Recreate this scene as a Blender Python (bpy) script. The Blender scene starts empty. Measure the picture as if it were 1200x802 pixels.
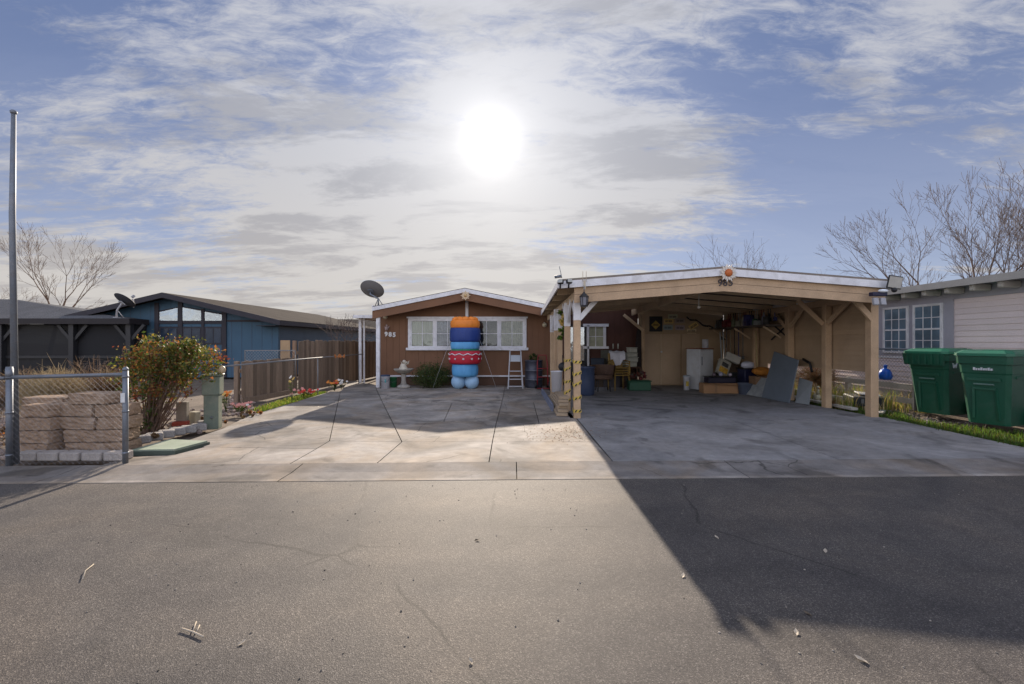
import bpy, bmesh, math, random
from mathutils import Vector, Matrix, Euler
random.seed(7)
R = math.radians
scene = bpy.context.scene
col = scene.collection
F = 533.33; H = 1.4
def G(px, py, h=0.0):                      # a point on the ground plane seen at a pixel
    y = (H-h)*F/(py-401.0); return (((px-600)/F)*y, y)
def W(px, py, y): return Vector(((px-600)/F*y, y, H+(401-py)/F*y))
def XW(px, y): return (px-600)/F*y
def ZW(py, y): return H+(401-py)/F*y

# ------------------------------------------------------------- materials
MC = {}
def mat(name, c, rough=.75, var=.12, scale=4.0, fine=.08, fscale=60, bump=0.0, bscale=80, metal=0.0, spec=.35, isl=0.0, stretch=None, coat=0, tint=None, tamt=0.5, tscale=3, alpha=1.0, sub=None):
    if name in MC: return MC[name]
    m = bpy.data.materials.new(name); m.use_nodes = True
    nt = m.node_tree; N = nt.nodes; L = nt.links
    b = N['Principled BSDF']; b.inputs['Roughness'].default_value = rough; b.inputs['Metallic'].default_value = metal
    b.inputs['Specular IOR Level'].default_value = spec
    if coat: b.inputs['Coat Weight'].default_value = coat
    tc = N.new('ShaderNodeTexCoord'); src = tc.outputs['Object']
    if stretch:
        mp = N.new('ShaderNodeMapping'); mp.inputs['Scale'].default_value = stretch; L.new(src, mp.inputs['Vector']); src = mp.outputs[0]
    def noise(s, d=4, w=0):
        n = N.new('ShaderNodeTexNoise'); n.inputs['Scale'].default_value = s; n.inputs['Detail'].default_value = d
        n.inputs['Distortion'].default_value = w; L.new(src, n.inputs['Vector']); return n.outputs['Fac']
    def mathn(op, a, bb):
        n = N.new('ShaderNodeMath'); n.operation = op
        for i, v in enumerate((a, bb)):
            if isinstance(v, (int, float)): n.inputs[i].default_value = v
            else: L.new(v, n.inputs[i])
        return n.outputs[0]
    def rng(v, lo, hi, a=.25, z=.75):
        n = N.new('ShaderNodeMapRange'); n.inputs['From Min'].default_value = a; n.inputs['From Max'].default_value = z
        n.inputs['To Min'].default_value = lo; n.inputs['To Max'].default_value = hi; L.new(v, n.inputs['Value']); return n.outputs[0]
    f = mathn('MULTIPLY', rng(noise(scale, 5, .4), 1-var, 1+var), rng(noise(fscale, 3), 1-fine, 1+fine))
    if isl:
        g = N.new('ShaderNodeNewGeometry'); f = mathn('MULTIPLY', f, rng(g.outputs['Random Per Island'], 1-isl, 1+isl, 0, 1))
    colr = None
    rgb = N.new('ShaderNodeRGB'); rgb.outputs[0].default_value = (*c, 1); colr = rgb.outputs[0]
    if tint:
        mx = N.new('ShaderNodeMix'); mx.data_type = 'RGBA'; L.new(colr, mx.inputs['A']); mx.inputs['B'].default_value = (*tint, 1)
        L.new(rng(noise(tscale, 6, .8), 0, tamt, .48, .68), mx.inputs['Factor']); colr = mx.outputs['Result']
    vm = N.new('ShaderNodeVectorMath'); vm.operation = 'SCALE'; L.new(colr, vm.inputs[0]); L.new(f, vm.inputs['Scale'])
    L.new(vm.outputs[0], b.inputs['Base Color'])
    if bump:
        bp = N.new('ShaderNodeBump'); bp.inputs['Strength'].default_value = bump; bp.inputs['Distance'].default_value = .01
        L.new(noise(bscale, 4), bp.inputs['Height']); L.new(bp.outputs[0], b.inputs['Normal'])
    if sub is not None: b.inputs['Subsurface Weight'].default_value = sub
    m['_'] = 1; MC[name] = m; return m

def mat_asphalt():
    m = bpy.data.materials.new('asphalt'); m.use_nodes = True; nt = m.node_tree; N = nt.nodes; L = nt.links
    b = N['Principled BSDF']; b.inputs['Roughness'].default_value = .74; b.inputs['Specular IOR Level'].default_value = .36
    tc = N.new('ShaderNodeTexCoord'); O = tc.outputs['Object']
    def noise(s, d=5, w=.3, dim='3D'):
        n = N.new('ShaderNodeTexNoise'); n.inputs['Scale'].default_value = s; n.inputs['Detail'].default_value = d; n.inputs['Distortion'].default_value = w; L.new(O, n.inputs['Vector']); return n.outputs['Fac']
    def ramp(v, pts):
        r = N.new('ShaderNodeValToRGB'); e = r.color_ramp.elements
        while len(e) > 1: e.remove(e[-1])
        e[0].position = pts[0][0]; e[0].color = (*pts[0][1], 1)
        for p, c in pts[1:]:
            k = e.new(p); k.color = (*c, 1)
        L.new(v, r.inputs[0]); return r.outputs[0]
    v = N.new('ShaderNodeTexVoronoi'); v.inputs['Scale'].default_value = 210; L.new(O, v.inputs['Vector'])
    sp = N.new('ShaderNodeSeparateColor'); L.new(v.outputs['Color'], sp.inputs[0])
    base = ramp(sp.outputs[0], [(0, (.042, .038, .036)), (.25, (.061, .054, .050)), (.5, (.076, .067, .061)), (.82, (.092, .082, .073)), (1, (.20, .18, .16))])
    def mul(a, f):
        x = N.new('ShaderNodeVectorMath'); x.operation = 'MULTIPLY'; L.new(a, x.inputs[0]); L.new(f, x.inputs[1]); return x.outputs[0]
    big = ramp(noise(.55, 6, 1.2), [(.3, (.72, .72, .76)), (.47, (.98, .97, .97)), (.70, (1.28, 1.20, 1.10))])
    med = ramp(noise(5, 5, .5), [(.3, (.87, .87, .88)), (.7, (1.12, 1.12, 1.1))])
    oil = ramp(noise(1.6, 4, .6), [(.0, (.62, .62, .64)), (.30, (.8, .8, .8)), (.40, (1, 1, 1))])
    fin = ramp(noise(260, 3, 0), [(.25, (.78, .78, .78)), (.75, (1.22, 1.22, 1.22))])
    mp = N.new('ShaderNodeMapping'); mp.inputs['Scale'].default_value = (.12, 1.1, 1); L.new(O, mp.inputs[0])
    tn = N.new('ShaderNodeTexNoise'); tn.inputs['Scale'].default_value = 1.4; tn.inputs['Detail'].default_value = 3; L.new(mp.outputs[0], tn.inputs['Vector'])
    track = ramp(tn.outputs['Fac'], [(.35, (.84, .84, .85)), (.5, (1, 1, 1)), (.65, (1.14, 1.12, 1.09))])
    sv = N.new('ShaderNodeTexVoronoi'); sv.inputs['Scale'].default_value = 3.1; sv.inputs['Randomness'].default_value = 1; L.new(O, sv.inputs['Vector'])
    sadd = N.new('ShaderNodeMath'); sadd.operation = 'ADD'; L.new(sv.outputs['Distance'], sadd.inputs[0]); sm_ = N.new('ShaderNodeMath'); sm_.operation = 'MULTIPLY'; sm_.inputs[1].default_value = .22; L.new(noise(14, 4, .5), sm_.inputs[0]); L.new(sm_.outputs[0], sadd.inputs[1])
    spots = ramp(sadd.outputs[0], [(.12, (1.35, 1.33, 1.28)), (.20, (1, 1, 1))])
    cd_ = N.new('ShaderNodeMix'); cd_.data_type = 'VECTOR'; cd_.inputs['Factor'].default_value = .12; nn_ = N.new('ShaderNodeTexNoise'); nn_.inputs['Scale'].default_value = 3; nn_.inputs['Detail'].default_value = 5; L.new(O, nn_.inputs['Vector']); L.new(O, cd_.inputs['A']); L.new(nn_.outputs['Color'], cd_.inputs['B'])
    cv = N.new('ShaderNodeTexVoronoi'); cv.feature = 'DISTANCE_TO_EDGE'; cv.inputs['Scale'].default_value = .55; L.new(cd_.outputs['Result'], cv.inputs['Vector'])
    crk = ramp(cv.outputs['Distance'], [(.0, (.45, .45, .45)), (.003, (.6, .6, .6)), (.0065, (1, 1, 1))])
    msk = ramp(noise(.8, 3, .5), [(.50, (1, 1, 1)), (.56, (0, 0, 0))])
    cm = N.new('ShaderNodeMix'); cm.data_type = 'RGBA'; L.new(msk, cm.inputs['Factor']); L.new(crk, cm.inputs['A']); cm.inputs['B'].default_value = (1, 1, 1, 1)
    c = mul(mul(mul(mul(base, big), med), oil), fin); c = mul(mul(mul(c, track), spots), cm.outputs['Result'])
    L.new(c, b.inputs['Base Color'])
    bp = N.new('ShaderNodeBump'); bp.inputs['Strength'].default_value = .5; bp.inputs['Distance'].default_value = .003
    a = N.new('ShaderNodeMath'); a.operation = 'ADD'; L.new(v.outputs['Distance'], a.inputs[0]); L.new(noise(90, 3, 0), a.inputs[1])
    L.new(a.outputs[0], bp.inputs['Height']); L.new(bp.outputs[0], b.inputs['Normal'])
    return m

def mat_leaf(name, c, tr=.38):
    m = mat(name, c, .55, .2, 9); nt = m.node_tree; N = nt.nodes; L = nt.links; b = N['Principled BSDF']
    if 'Translucent BSDF' in N: return m
    t = N.new('ShaderNodeBsdfTranslucent'); mx = N.new('ShaderNodeMixShader'); mx.inputs[0].default_value = tr
    v = N.new('ShaderNodeVectorMath'); v.operation = 'MULTIPLY'; L.new(b.inputs['Base Color'].links[0].from_socket, v.inputs[0]); v.inputs[1].default_value = (1.8, 1.6, 1.15); L.new(v.outputs[0], t.inputs['Color'])
    L.new(b.outputs[0], mx.inputs[1]); L.new(t.outputs[0], mx.inputs[2]); L.new(mx.outputs[0], N['Material Output'].inputs[0]); return m
def mat_concrete(name, c, crack=0.0, stain=.35, isl=.13, brn=.8, crack_scale=.8):
    m = bpy.data.materials.new(name); m.use_nodes = True; nt = m.node_tree; N = nt.nodes; L = nt.links
    b = N['Principled BSDF']; b.inputs['Roughness'].default_value = .85; b.inputs['Specular IOR Level'].default_value = .3
    tc = N.new('ShaderNodeTexCoord'); O = tc.outputs['Object']
    def noise(s, d=5, w=.3):
        n = N.new('ShaderNodeTexNoise'); n.inputs['Scale'].default_value = s; n.inputs['Detail'].default_value = d; n.inputs['Distortion'].default_value = w; L.new(O, n.inputs['Vector']); return n
    def rng(v, lo, hi, a, z):
        n = N.new('ShaderNodeMapRange'); n.inputs['From Min'].default_value = a; n.inputs['From Max'].default_value = z
        n.inputs['To Min'].default_value = lo; n.inputs['To Max'].default_value = hi; L.new(v, n.inputs['Value']); return n.outputs[0]
    def mul(a, d):
        n = N.new('ShaderNodeMath'); n.operation = 'MULTIPLY'; L.new(a, n.inputs[0]); L.new(d, n.inputs[1]); return n.outputs[0]
    f = mul(rng(noise(1.1, 7, 1.0).outputs['Fac'], 1-stain, 1+stain*.6, .3, .7), rng(noise(9, 6, .4).outputs['Fac'], .84, 1.13, .28, .72))
    f = mul(f, rng(noise(150, 3, 0).outputs['Fac'], .80, 1.2, .25, .75))
    f = mul(f, rng(noise(.7, 5, 2.2).outputs['Fac'], .55, 1, .33, .43))
    g = N.new('ShaderNodeNewGeometry'); f = mul(f, rng(g.outputs['Random Per Island'], 1-isl, 1+isl, 0, 1))
    hb = noise(70, 4, 0).outputs['Fac']
    if crack:
        nn = noise(2.2, 5, .2)
        ad = N.new('ShaderNodeMix'); ad.data_type = 'VECTOR'; ad.inputs['Factor'].default_value = .16; L.new(O, ad.inputs['A']); L.new(nn.outputs['Color'], ad.inputs['B'])
        vv = N.new('ShaderNodeTexVoronoi'); vv.feature = 'DISTANCE_TO_EDGE'; vv.inputs['Scale'].default_value = crack_scale; L.new(ad.outputs['Result'], vv.inputs['Vector'])
        ck = rng(vv.outputs['Distance'], 0, 1, .001, .0065)
        msk = rng(noise(.9, 3, .3).outputs['Fac'], 0, 1, .52-.2*crack, .56-.2*crack)
        mk = N.new('ShaderNodeMix'); mk.inputs['A'].default_value = 1; L.new(msk, mk.inputs['Factor']); L.new(ck, mk.inputs['B'])
        f = mul(f, rng(mk.outputs['Result'], .42, 1, 0, 1))
    rgb = N.new('ShaderNodeMix'); rgb.data_type = 'RGBA'; rgb.inputs['A'].default_value = (*c, 1); rgb.inputs['B'].default_value = (c[0]*.95, c[1]*.82, c[2]*.66, 1)
    L.new(rng(noise(.8, 6, 1.5).outputs['Fac'], 0, brn, .42, .66), rgb.inputs['Factor'])
    vm = N.new('ShaderNodeVectorMath'); vm.operation = 'SCALE'; L.new(rgb.outputs['Result'], vm.inputs[0]); L.new(f, vm.inputs['Scale']); L.new(vm.outputs[0], b.inputs['Base Color'])
    bp = N.new('ShaderNodeBump'); bp.inputs['Strength'].default_value = .4; bp.inputs['Distance'].default_value = .006; L.new(hb, bp.inputs['Height']); L.new(bp.outputs[0], b.inputs['Normal'])
    return m

def mat_glass(name, refl=.5, tint=(.8, .85, .9)):
    m = bpy.data.materials.new(name); m.use_nodes = True; nt = m.node_tree; N = nt.nodes; L = nt.links
    N.remove(N['Principled BSDF']); out = N['Material Output']
    g = N.new('ShaderNodeBsdfGlossy'); g.inputs['Roughness'].default_value = .03; g.inputs['Color'].default_value = (*tint, 1)
    t = N.new('ShaderNodeBsdfTransparent'); t.inputs['Color'].default_value = (.85, .88, .9, 1)
    mx = N.new('ShaderNodeMixShader'); mx.inputs[0].default_value = refl
    L.new(t.outputs[0], mx.inputs[1]); L.new(g.outputs[0], mx.inputs[2]); L.new(mx.outputs[0], out.inputs[0])
    nz = N.new('ShaderNodeTexNoise'); nz.inputs['Scale'].default_value = 3; tc = N.new('ShaderNodeTexCoord'); L.new(tc.outputs['Object'], nz.inputs['Vector'])
    bp = N.new('ShaderNodeBump'); bp.inputs['Strength'].default_value = .12; bp.inputs['Distance'].default_value = .02; L.new(nz.outputs['Fac'], bp.inputs['Height']); L.new(bp.outputs[0], g.inputs['Normal'])
    return m

def mat_screen(name, c, trans):
    m = bpy.data.materials.new(name); m.use_nodes = True; nt = m.node_tree; N = nt.nodes; L = nt.links
    b = N['Principled BSDF']; b.inputs['Base Color'].default_value = (*c, 1); b.inputs['Roughness'].default_value = .8
    t = N.new('ShaderNodeBsdfTransparent'); mx = N.new('ShaderNodeMixShader'); mx.inputs[0].default_value = trans
    L.new(b.outputs[0], mx.inputs[1]); L.new(t.outputs[0], mx.inputs[2]); L.new(mx.outputs[0], N['Material Output'].inputs[0])
    return m

# ------------------------------------------------------------- tags and mesh building
def tag(o, label=None, cat=None, group=None, kind=None):
    if label: o['label'] = label
    if cat: o['category'] = cat
    if group: o['group'] = group
    if kind: o['kind'] = kind
    return o
def thing(name, label, cat, loc=(0, 0, 0), group=None):
    o = bpy.data.objects.new(name, None); col.objects.link(o); o.location = loc; o.empty_display_size = .1
    return tag(o, label, cat, group)
def wloc(o):
    v = Vector((0, 0, 0))
    while o: v = v + o.location; o = o.parent
    return v

class MB:
    def __init__(s): s.v = []; s.f = []; s.m = []; s.sm = []
    def add(s, vs, fs, mi=0, smooth=False):
        n = len(s.v); s.v += [tuple(v) for v in vs]
        for f in fs: s.f.append(tuple(i+n for i in f)); s.m.append(mi); s.sm.append(smooth)
        return s
    def frombm(s, bm, M=None, mi=0, smooth=False):
        bm.verts.index_update()
        vs = [(M @ v.co if M else v.co.copy()) for v in bm.verts]
        s.add(vs, [[v.index for v in f.verts] for f in bm.faces], mi, smooth); bm.free(); return s
    def box(s, c, size, rot=(0, 0, 0), bevel=0, mi=0, seg=1):
        bm = bmesh.new(); bmesh.ops.create_cube(bm, size=1)
        for v in bm.verts: v.co = Vector((v.co.x*size[0], v.co.y*size[1], v.co.z*size[2]))
        if bevel: bmesh.ops.bevel(bm, geom=bm.edges[:], offset=min(bevel, min(size)*.45), segments=seg, affect='EDGES', profile=.5)
        M = Matrix.Translation(Vector(c)) @ Euler(rot).to_matrix().to_4x4()
        return s.frombm(bm, M, mi)
    def b2(s, x0, x1, y0, y1, z0, z1, bevel=0, mi=0):
        return s.box(((x0+x1)/2, (y0+y1)/2, (z0+z1)/2), (abs(x1-x0), abs(y1-y0), abs(z1-z0)), bevel=bevel, mi=mi)
    def bar(s, a, b, w, t, up=(0, 0, 1), bevel=0, mi=0):     # rectangular bar from a to b
        a = Vector(a); b = Vector(b); d = (b-a); L = d.length; d.normalize(); u = Vector(up)
        x = d.cross(u); x = x.normalized() if x.length > 1e-4 else Vector((1, 0, 0)); z = x.cross(d).normalized()
        bm = bmesh.new(); bmesh.ops.create_cube(bm, size=1)
        for v in bm.verts: v.co = Vector((v.co.x*w, v.co.y*L, v.co.z*t))
        if bevel: bmesh.ops.bevel(bm, geom=bm.edges[:], offset=bevel, segments=1, affect='EDGES')
        M = Matrix(((x.x, d.x, z.x, 0), (x.y, d.y, z.y, 0), (x.z, d.z, z.z, 0), (0, 0, 0, 1)))
        return s.frombm(bm, Matrix.Translation((a+b)/2) @ M, mi)
    def tube(s, pts, r, n=8, mi=0, smooth=True, cap=True):
        pts = [Vector(p) for p in pts]; rs = r if isinstance(r, (list, tuple)) else [r]*len(pts)
        vs = []; fs = []; prev = None
        for i, p in enumerate(pts):
            d = (pts[min(i+1, len(pts)-1)]-pts[max(i-1, 0)])
            d = d.normalized() if d.length > 1e-9 else Vector((0, 0, 1))
            if prev is None:
                u = Vector((0, 0, 1)) if abs(d.z) < .9 else Vector((1, 0, 0))
                x = d.cross(u).normalized()
            else:
                x = prev - d*prev.dot(d); x = x.normalized() if x.length > 1e-6 else d.orthogonal().normalized()
            prev = x; y = d.cross(x)
            for k in range(n):
                a = 2*math.pi*k/n; vs.append(p+(x*math.cos(a)+y*math.sin(a))*rs[i])
        for i in range(len(pts)-1):
            for k in range(n): fs.append((i*n+k, i*n+(k+1) % n, (i+1)*n+(k+1) % n, (i+1)*n+k))
        if cap: fs.append(tuple(range(n-1, -1, -1))); fs.append(tuple((len(pts)-1)*n+k for k in range(n)))
        return s.add(vs, fs, mi, smooth)
    def lathe(s, prof, c=(0, 0, 0), n=24, mi=0, M=None, smooth=True):   # prof: (r, z)
        vs = []; fs = []; c = Vector(c)
        for r, z in prof:
            for k in range(n):
                a = 2*math.pi*k/n; p = Vector((r*math.cos(a), r*math.sin(a), z)); vs.append((M @ p if M else p)+c)
        for i in range(len(prof)-1):
            for k in range(n): fs.append((i*n+k, i*n+(k+1) % n, (i+1)*n+(k+1) % n, (i+1)*n+k))
        fs.append(tuple(range(n-1, -1, -1))); fs.append(tuple((len(prof)-1)*n+k for k in range(n)))
        return s.add(vs, fs, mi, smooth)
    def prism(s, poly, h0, h1, mi=0):          # poly in xy, extruded in z
        n = len(poly); vs = [(x, y, h0) for x, y in poly]+[(x, y, h1) for x, y in poly]
        fs = [tuple(range(n-1, -1, -1)), tuple(range(n, 2*n))]+[(i, (i+1) % n, n+(i+1) % n, n+i) for i in range(n)]
        return s.add(vs, fs, mi)
    def extr(s, poly3, d, mi=0):               # any planar polygon extruded along vector d
        n = len(poly3); p = [Vector(q) for q in poly3]; d = Vector(d); vs = p+[q+d for q in p]
        fs = [tuple(range(n-1, -1, -1)), tuple(range(n, 2*n))]+[(i, (i+1) % n, n+(i+1) % n, n+i) for i in range(n)]
        return s.add(vs, fs, mi)
    def ball(s, c, r, mi=0, sub=2, jitter=0, sc=(1, 1, 1), smooth=True):
        bm = bmesh.new(); bmesh.ops.create_icosphere(bm, subdivisions=sub, radius=1)
        for v in bm.verts:
            k = r*(1+random.uniform(-jitter, jitter)); v.co = Vector((v.co.x*k*sc[0], v.co.y*k*sc[1], v.co.z*k*sc[2]))
        return s.frombm(bm, Matrix.Translation(Vector(c)), mi, smooth)
    def build(s, name, m, parent=None, origin=None, fix=True):
        me = bpy.data.meshes.new(name)
        if parent: off = wloc(parent)
        elif origin is not None: off = Vector(origin)
        else:
            xs = [v[0] for v in s.v]; ys = [v[1] for v in s.v]; zs = [v[2] for v in s.v]
            off = Vector(((min(xs)+max(xs))/2, (min(ys)+max(ys))/2, min(zs)))
        me.from_pydata([(v[0]-off.x, v[1]-off.y, v[2]-off.z) for v in s.v], [], s.f)
        ms = m if isinstance(m, (list, tuple)) else [m]
        for q in ms: me.materials.append(q)
        me.polygons.foreach_set('material_index', s.m); me.polygons.foreach_set('use_smooth', s.sm)
        me.update()
        if fix and len(s.f) < 60000:
            bm = bmesh.new(); bm.from_mesh(me); bmesh.ops.recalc_face_normals(bm, faces=bm.faces[:]); bm.to_mesh(me); bm.free()
        o = bpy.data.objects.new(name, me); col.objects.link(o)
        if parent: o.parent = parent
        else: o.location = off
        return o
def struct(name, mb, m): 
    o = mb.build(name, m, origin=(0, 0, 0)); return tag(o, kind='structure')
def copy_tree(o, parent=None):
    c = o.copy(); col.objects.link(c); c.parent = parent
    for ch in [x for x in o.children]: copy_tree(ch, c)
    return c
def text(name, body, size, m, parent, loc, rot=(R(90), 0, 0), ext=.004, align='CENTER', offset=0, sx=1):
    cu = bpy.data.curves.new('t', 'FONT'); cu.body = body; cu.size = size; cu.extrude = ext; cu.align_x = align; cu.align_y = 'CENTER'; cu.offset = offset
    t = bpy.data.objects.new('t', cu); col.objects.link(t); bpy.context.view_layer.update()
    me = bpy.data.meshes.new_from_object(t.evaluated_get(bpy.context.evaluated_depsgraph_get()))
    bpy.data.objects.remove(t); me.name = name; me.materials.clear(); me.materials.append(m)
    Mx = Matrix.Translation(Vector(loc)-wloc(parent)) @ Euler(rot).to_matrix().to_4x4() @ Matrix.Diagonal((sx, 1, 1, 1)); me.transform(Mx)
    o = bpy.data.objects.new(name, me); col.objects.link(o); o.parent = parent; return o

def leafblob(mb, c, rad, n, size, nm, clump=.5, dens=None, flat=1.0):
    """many small leaf quads spread through an ellipsoid in clumps; nm = number of materials"""
    c = Vector(c); ncl = max(3, int(n/40)); cl = []
    for _ in range(ncl):
        d = Vector((random.gauss(0, 1), random.gauss(0, 1), random.gauss(0, 1))).normalized()*random.uniform(.35, 1.0)**.6
        cl.append((Vector((c.x+d.x*rad[0], c.y+d.y*rad[1], c.z+d.z*rad[2])), random.random()))
    for _ in range(n):
        cc, w = random.choice(cl); s = clump*min(rad)*.38
        p = cc+Vector((random.gauss(0, s), random.gauss(0, s), random.gauss(0, s)))
        a = Vector((random.gauss(0, 1), random.gauss(0, 1), random.gauss(0, 1)*flat)).normalized(); b = a.orthogonal().normalized()
        b = (b*math.cos(6.28*random.random())+a.cross(b)*math.sin(6.28*random.random())).normalized()
        L = size*random.uniform(.4, 1.6); wd = L*.28
        s2 = a.cross(b)
        mi = min(nm-1, int(nm*min(.999, max(0, w*.6+random.random()*.4))))
        mb.add([p-b*L*.5, p+s2*wd, p+b*L*.5, p-s2*wd], [(0, 1, 2, 3)], mi)

def baretree(name, label, cat, base, height, seed, spread=.55, trunks=1, group=None, depth=6, r0=.11, m=None, lean=(0, 0), start=.18, tw=2):
    rnd = random.Random(seed); mt, mc = MB(), MB(); t = thing(name, label, cat, base, group)
    def seg(p, d, L, r, k):
        n = 3; pts = [p]; rs = [r]; q = p.copy(); dd = d.copy()
        for i in range(n):
            dd = (dd+Vector((rnd.gauss(0, .07), rnd.gauss(0, .07), .05+rnd.gauss(0, .03)))).normalized()
            q = q+dd*L/n; pts.append(q.copy()); rs.append(max(.006, r*(1-.38*(i+1)/n)))
            if k <= depth-1 and k > 0 and rnd.random() < .66:
                az = rnd.uniform(0, 6.28); o = dd.orthogonal().normalized(); o = (o*math.cos(az)+dd.cross(o)*math.sin(az))
                seg(q, (dd+o*rnd.uniform(.5, .9)).normalized(), L*rnd.uniform(.35, .6), max(.005, rs[-1]*.5), k+2)
        (mt if k < 2 else mc).tube(pts, rs, 6 if k < 2 else (4 if k < 4 else 3), cap=False)
        if k >= depth: return
        nb = 2 if (k > 0 and rnd.random() < .75) else 3; a0 = rnd.uniform(0, 6.28)
        for i in range(nb):
            az = a0+6.28*i/nb+rnd.uniform(-.4, .4); o = dd.orthogonal().normalized(); o = (o*math.cos(az)+dd.cross(o)*math.sin(az))
            seg(q, (dd+o*spread*rnd.uniform(.6, 1.25)).normalized(), L*rnd.uniform(.62, .86), max(.006, rs[-1]*rnd.uniform(.68, .85)), k+1)
    B = Vector(base)
    for i in range(trunks):
        a = 6.28*i/max(1, trunks)+rnd.random(); tl = .0 if trunks == 1 else .35
        seg(B+Vector((rnd.uniform(-.1, .1), rnd.uniform(-.1, .1), -.05)), Vector((math.cos(a)*tl+lean[0], math.sin(a)*tl+lean[1], 1)).normalized(), height*start, r0, 0)
    mt.build('trunk', m, t, fix=False); mc.build('crown', m, t, fix=False); return t
def grass(mb, poly, n, hmin, hmax, nm, h0=0, w=.006, seed=1, lean=.35):
    rnd = random.Random(seed); xs = [p[0] for p in poly]; ys = [p[1] for p in poly]
    def inside(x, y):
        c = False
        for i in range(len(poly)):
            x1, y1 = poly[i]; x2, y2 = poly[i-1]
            if (y1 > y) != (y2 > y) and x < (x2-x1)*(y-y1)/(y2-y1)+x1: c = not c
        return c
    tufts = []
    while len(tufts) < n//22+1:
        x = rnd.uniform(min(xs), max(xs)); y = rnd.uniform(min(ys), max(ys))
        if inside(x, y): tufts.append((x, y, rnd.random()))
    for _ in range(n):
        tx, ty, w_ = rnd.choice(tufts); x = tx+rnd.gauss(0, .05); y = ty+rnd.gauss(0, .05)
        if not inside(x, y): continue
        hh = rnd.uniform(hmin, hmax)*(.5+.8*w_); a = rnd.uniform(0, 6.28); l = rnd.uniform(0, lean)*hh; b = rnd.uniform(0, 6.28)
        ww = w*rnd.uniform(.7, 1.4)
        p = Vector((x, y, h0)); dx = Vector((math.cos(a)*ww, math.sin(a)*ww, 0)); e = Vector((math.cos(b)*l, math.sin(b)*l, hh)); md = p+Vector((e.x*.3, e.y*.3, hh*.6))
        mb.add([p-dx, p+dx, md+dx*.6, md-dx*.6, p+e], [(0, 1, 2, 3), (3, 2, 4)], rnd.randrange(nm))
def inset(poly, d):
    n = len(poly); A = sum(poly[i][0]*poly[(i+1) % n][1]-poly[(i+1) % n][0]*poly[i][1] for i in range(n))
    if A < 0: poly = poly[::-1]
    out = []
    for i in range(n):
        p0 = Vector(poly[i-1]); p1 = Vector(poly[i]); p2 = Vector(poly[(i+1) % n]); a = (p1-p0).normalized(); b = (p2-p1).normalized()
        na = Vector((-a.y, a.x)); nb = Vector((-b.y, b.x)); k = (na+nb); k = k/max(.3, k.dot(na)) if k.length > .01 else na
        out.append(tuple(p1+k*d))
    return out

# ------------------------------------------------------------- palette
white = mat('white_paint', (.74, .73, .74), .55, .1, 3, .06, tint=(.42, .40, .38), tamt=.4, tscale=5)
tan = mat('tan_painted_wood', (.47, .325, .20), .65, .14, 3, .1, 40, bump=.3, stretch=(1, 1, 1), isl=.08)
tan2 = mat('tan_wood_bounce_lightened', (.56, .42, .27), .7, .16, 3, .1, 40, isl=.12)  # wood colour lightened to stand in for bounced light under the roof
tansid = mat('tan_lap_siding', (.42, .30, .19), .6, .10, 2, .06, 50, isl=.05)
shed_m = mat('tan_shed_panel', (.44, .32, .20), .6, .10, 2, .06, 50)
brown = mat('brown_siding', (.19, .094, .05), .7, .12, 1.5, .08, 60, bump=.2, bscale=40)
brown_d = mat('brown_skirting', (.10, .055, .035), .75, .2, 2, .1, 60)
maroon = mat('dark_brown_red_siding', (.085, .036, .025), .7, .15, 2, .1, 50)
shingle = mat('asphalt_shingle', (.10, .098, .095), 1.0, .2, 1.5, .4, 40, spec=.03, bump=.5, bscale=60)
shingle_b = mat('brown_grey_shingle', (.06, .052, .046), 1.0, .2, 1.5, .35, 40, spec=.03, bump=.5, bscale=60)
galv = mat('galvanised_steel', (.20, .22, .25), .6, .15, 6, .1, 60, metal=.75, tint=(.22, .2, .19), tamt=.4, tscale=12)
wire_m = mat('galvanised_wire', (.30, .30, .32), .6, .1, 4, .05); rail_m = mat('dull_pipe', (.20, .20, .205), .6, .15, 6, .1)
black = mat('black_plastic', (.018, .018, .02), .5, .1, 4, .05)
blackmetal = mat('black_metal', (.025, .025, .028), .45, .1, 4, .05)
slate = mat('dark_slate_trim', (.035, .032, .04), .65, .12, 3, .06)
blue_s = mat('blue_siding', (.045, .10, .155), .6, .10, 1.3, .06, 40)
blue_d = mat('slate_blue_siding', (.055, .085, .125), .65, .12, 1.5, .06, 40)
pine = mat('weathered_fence_boards', (.235, .17, .12), .85, .25, 3, .16, 30, bump=.5, stretch=(6, 6, .7), isl=.38, tint=(.16, .11, .08), tamt=.6, tscale=3)
lumber = mat('rough_lumber', (.36, .27, .18), .8, .2, 3, .15, 40, stretch=(5, .6, 5), isl=.35, tint=(.2, .15, .1), tamt=.5)
block = mat('retaining_wall_block', (.29, .20, .135), .9, .22, 5, .2, 60, bump=1.0, bscale=45, isl=.16, tint=(.36, .30, .25), tamt=.55, tscale=4)
stone = mat('grey_edging_stone', (.30, .28, .26), .9, .22, 5, .2, 60, bump=.8, bscale=45, isl=.15)
dirt = mat('bare_dirt', (.155, .12, .09), .95, .25, 1.2, .3, 50, bump=1.0, bscale=30, tint=(.09, .07, .05), tamt=.7, tscale=2.5)
pedg = mat('grey_green_enamel', (.15, .18, .14), .55, .15, 3, .06, tint=(.26, .25, .19), tamt=.5, tscale=8)
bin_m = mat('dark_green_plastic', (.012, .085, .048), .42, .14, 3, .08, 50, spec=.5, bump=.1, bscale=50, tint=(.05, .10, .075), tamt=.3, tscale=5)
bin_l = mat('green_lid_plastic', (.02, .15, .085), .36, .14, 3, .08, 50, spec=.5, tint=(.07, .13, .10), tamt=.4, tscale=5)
bark = mat('grey_brown_bark', (.135, .10, .085), .9, .2, 4, .2, 30)
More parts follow.
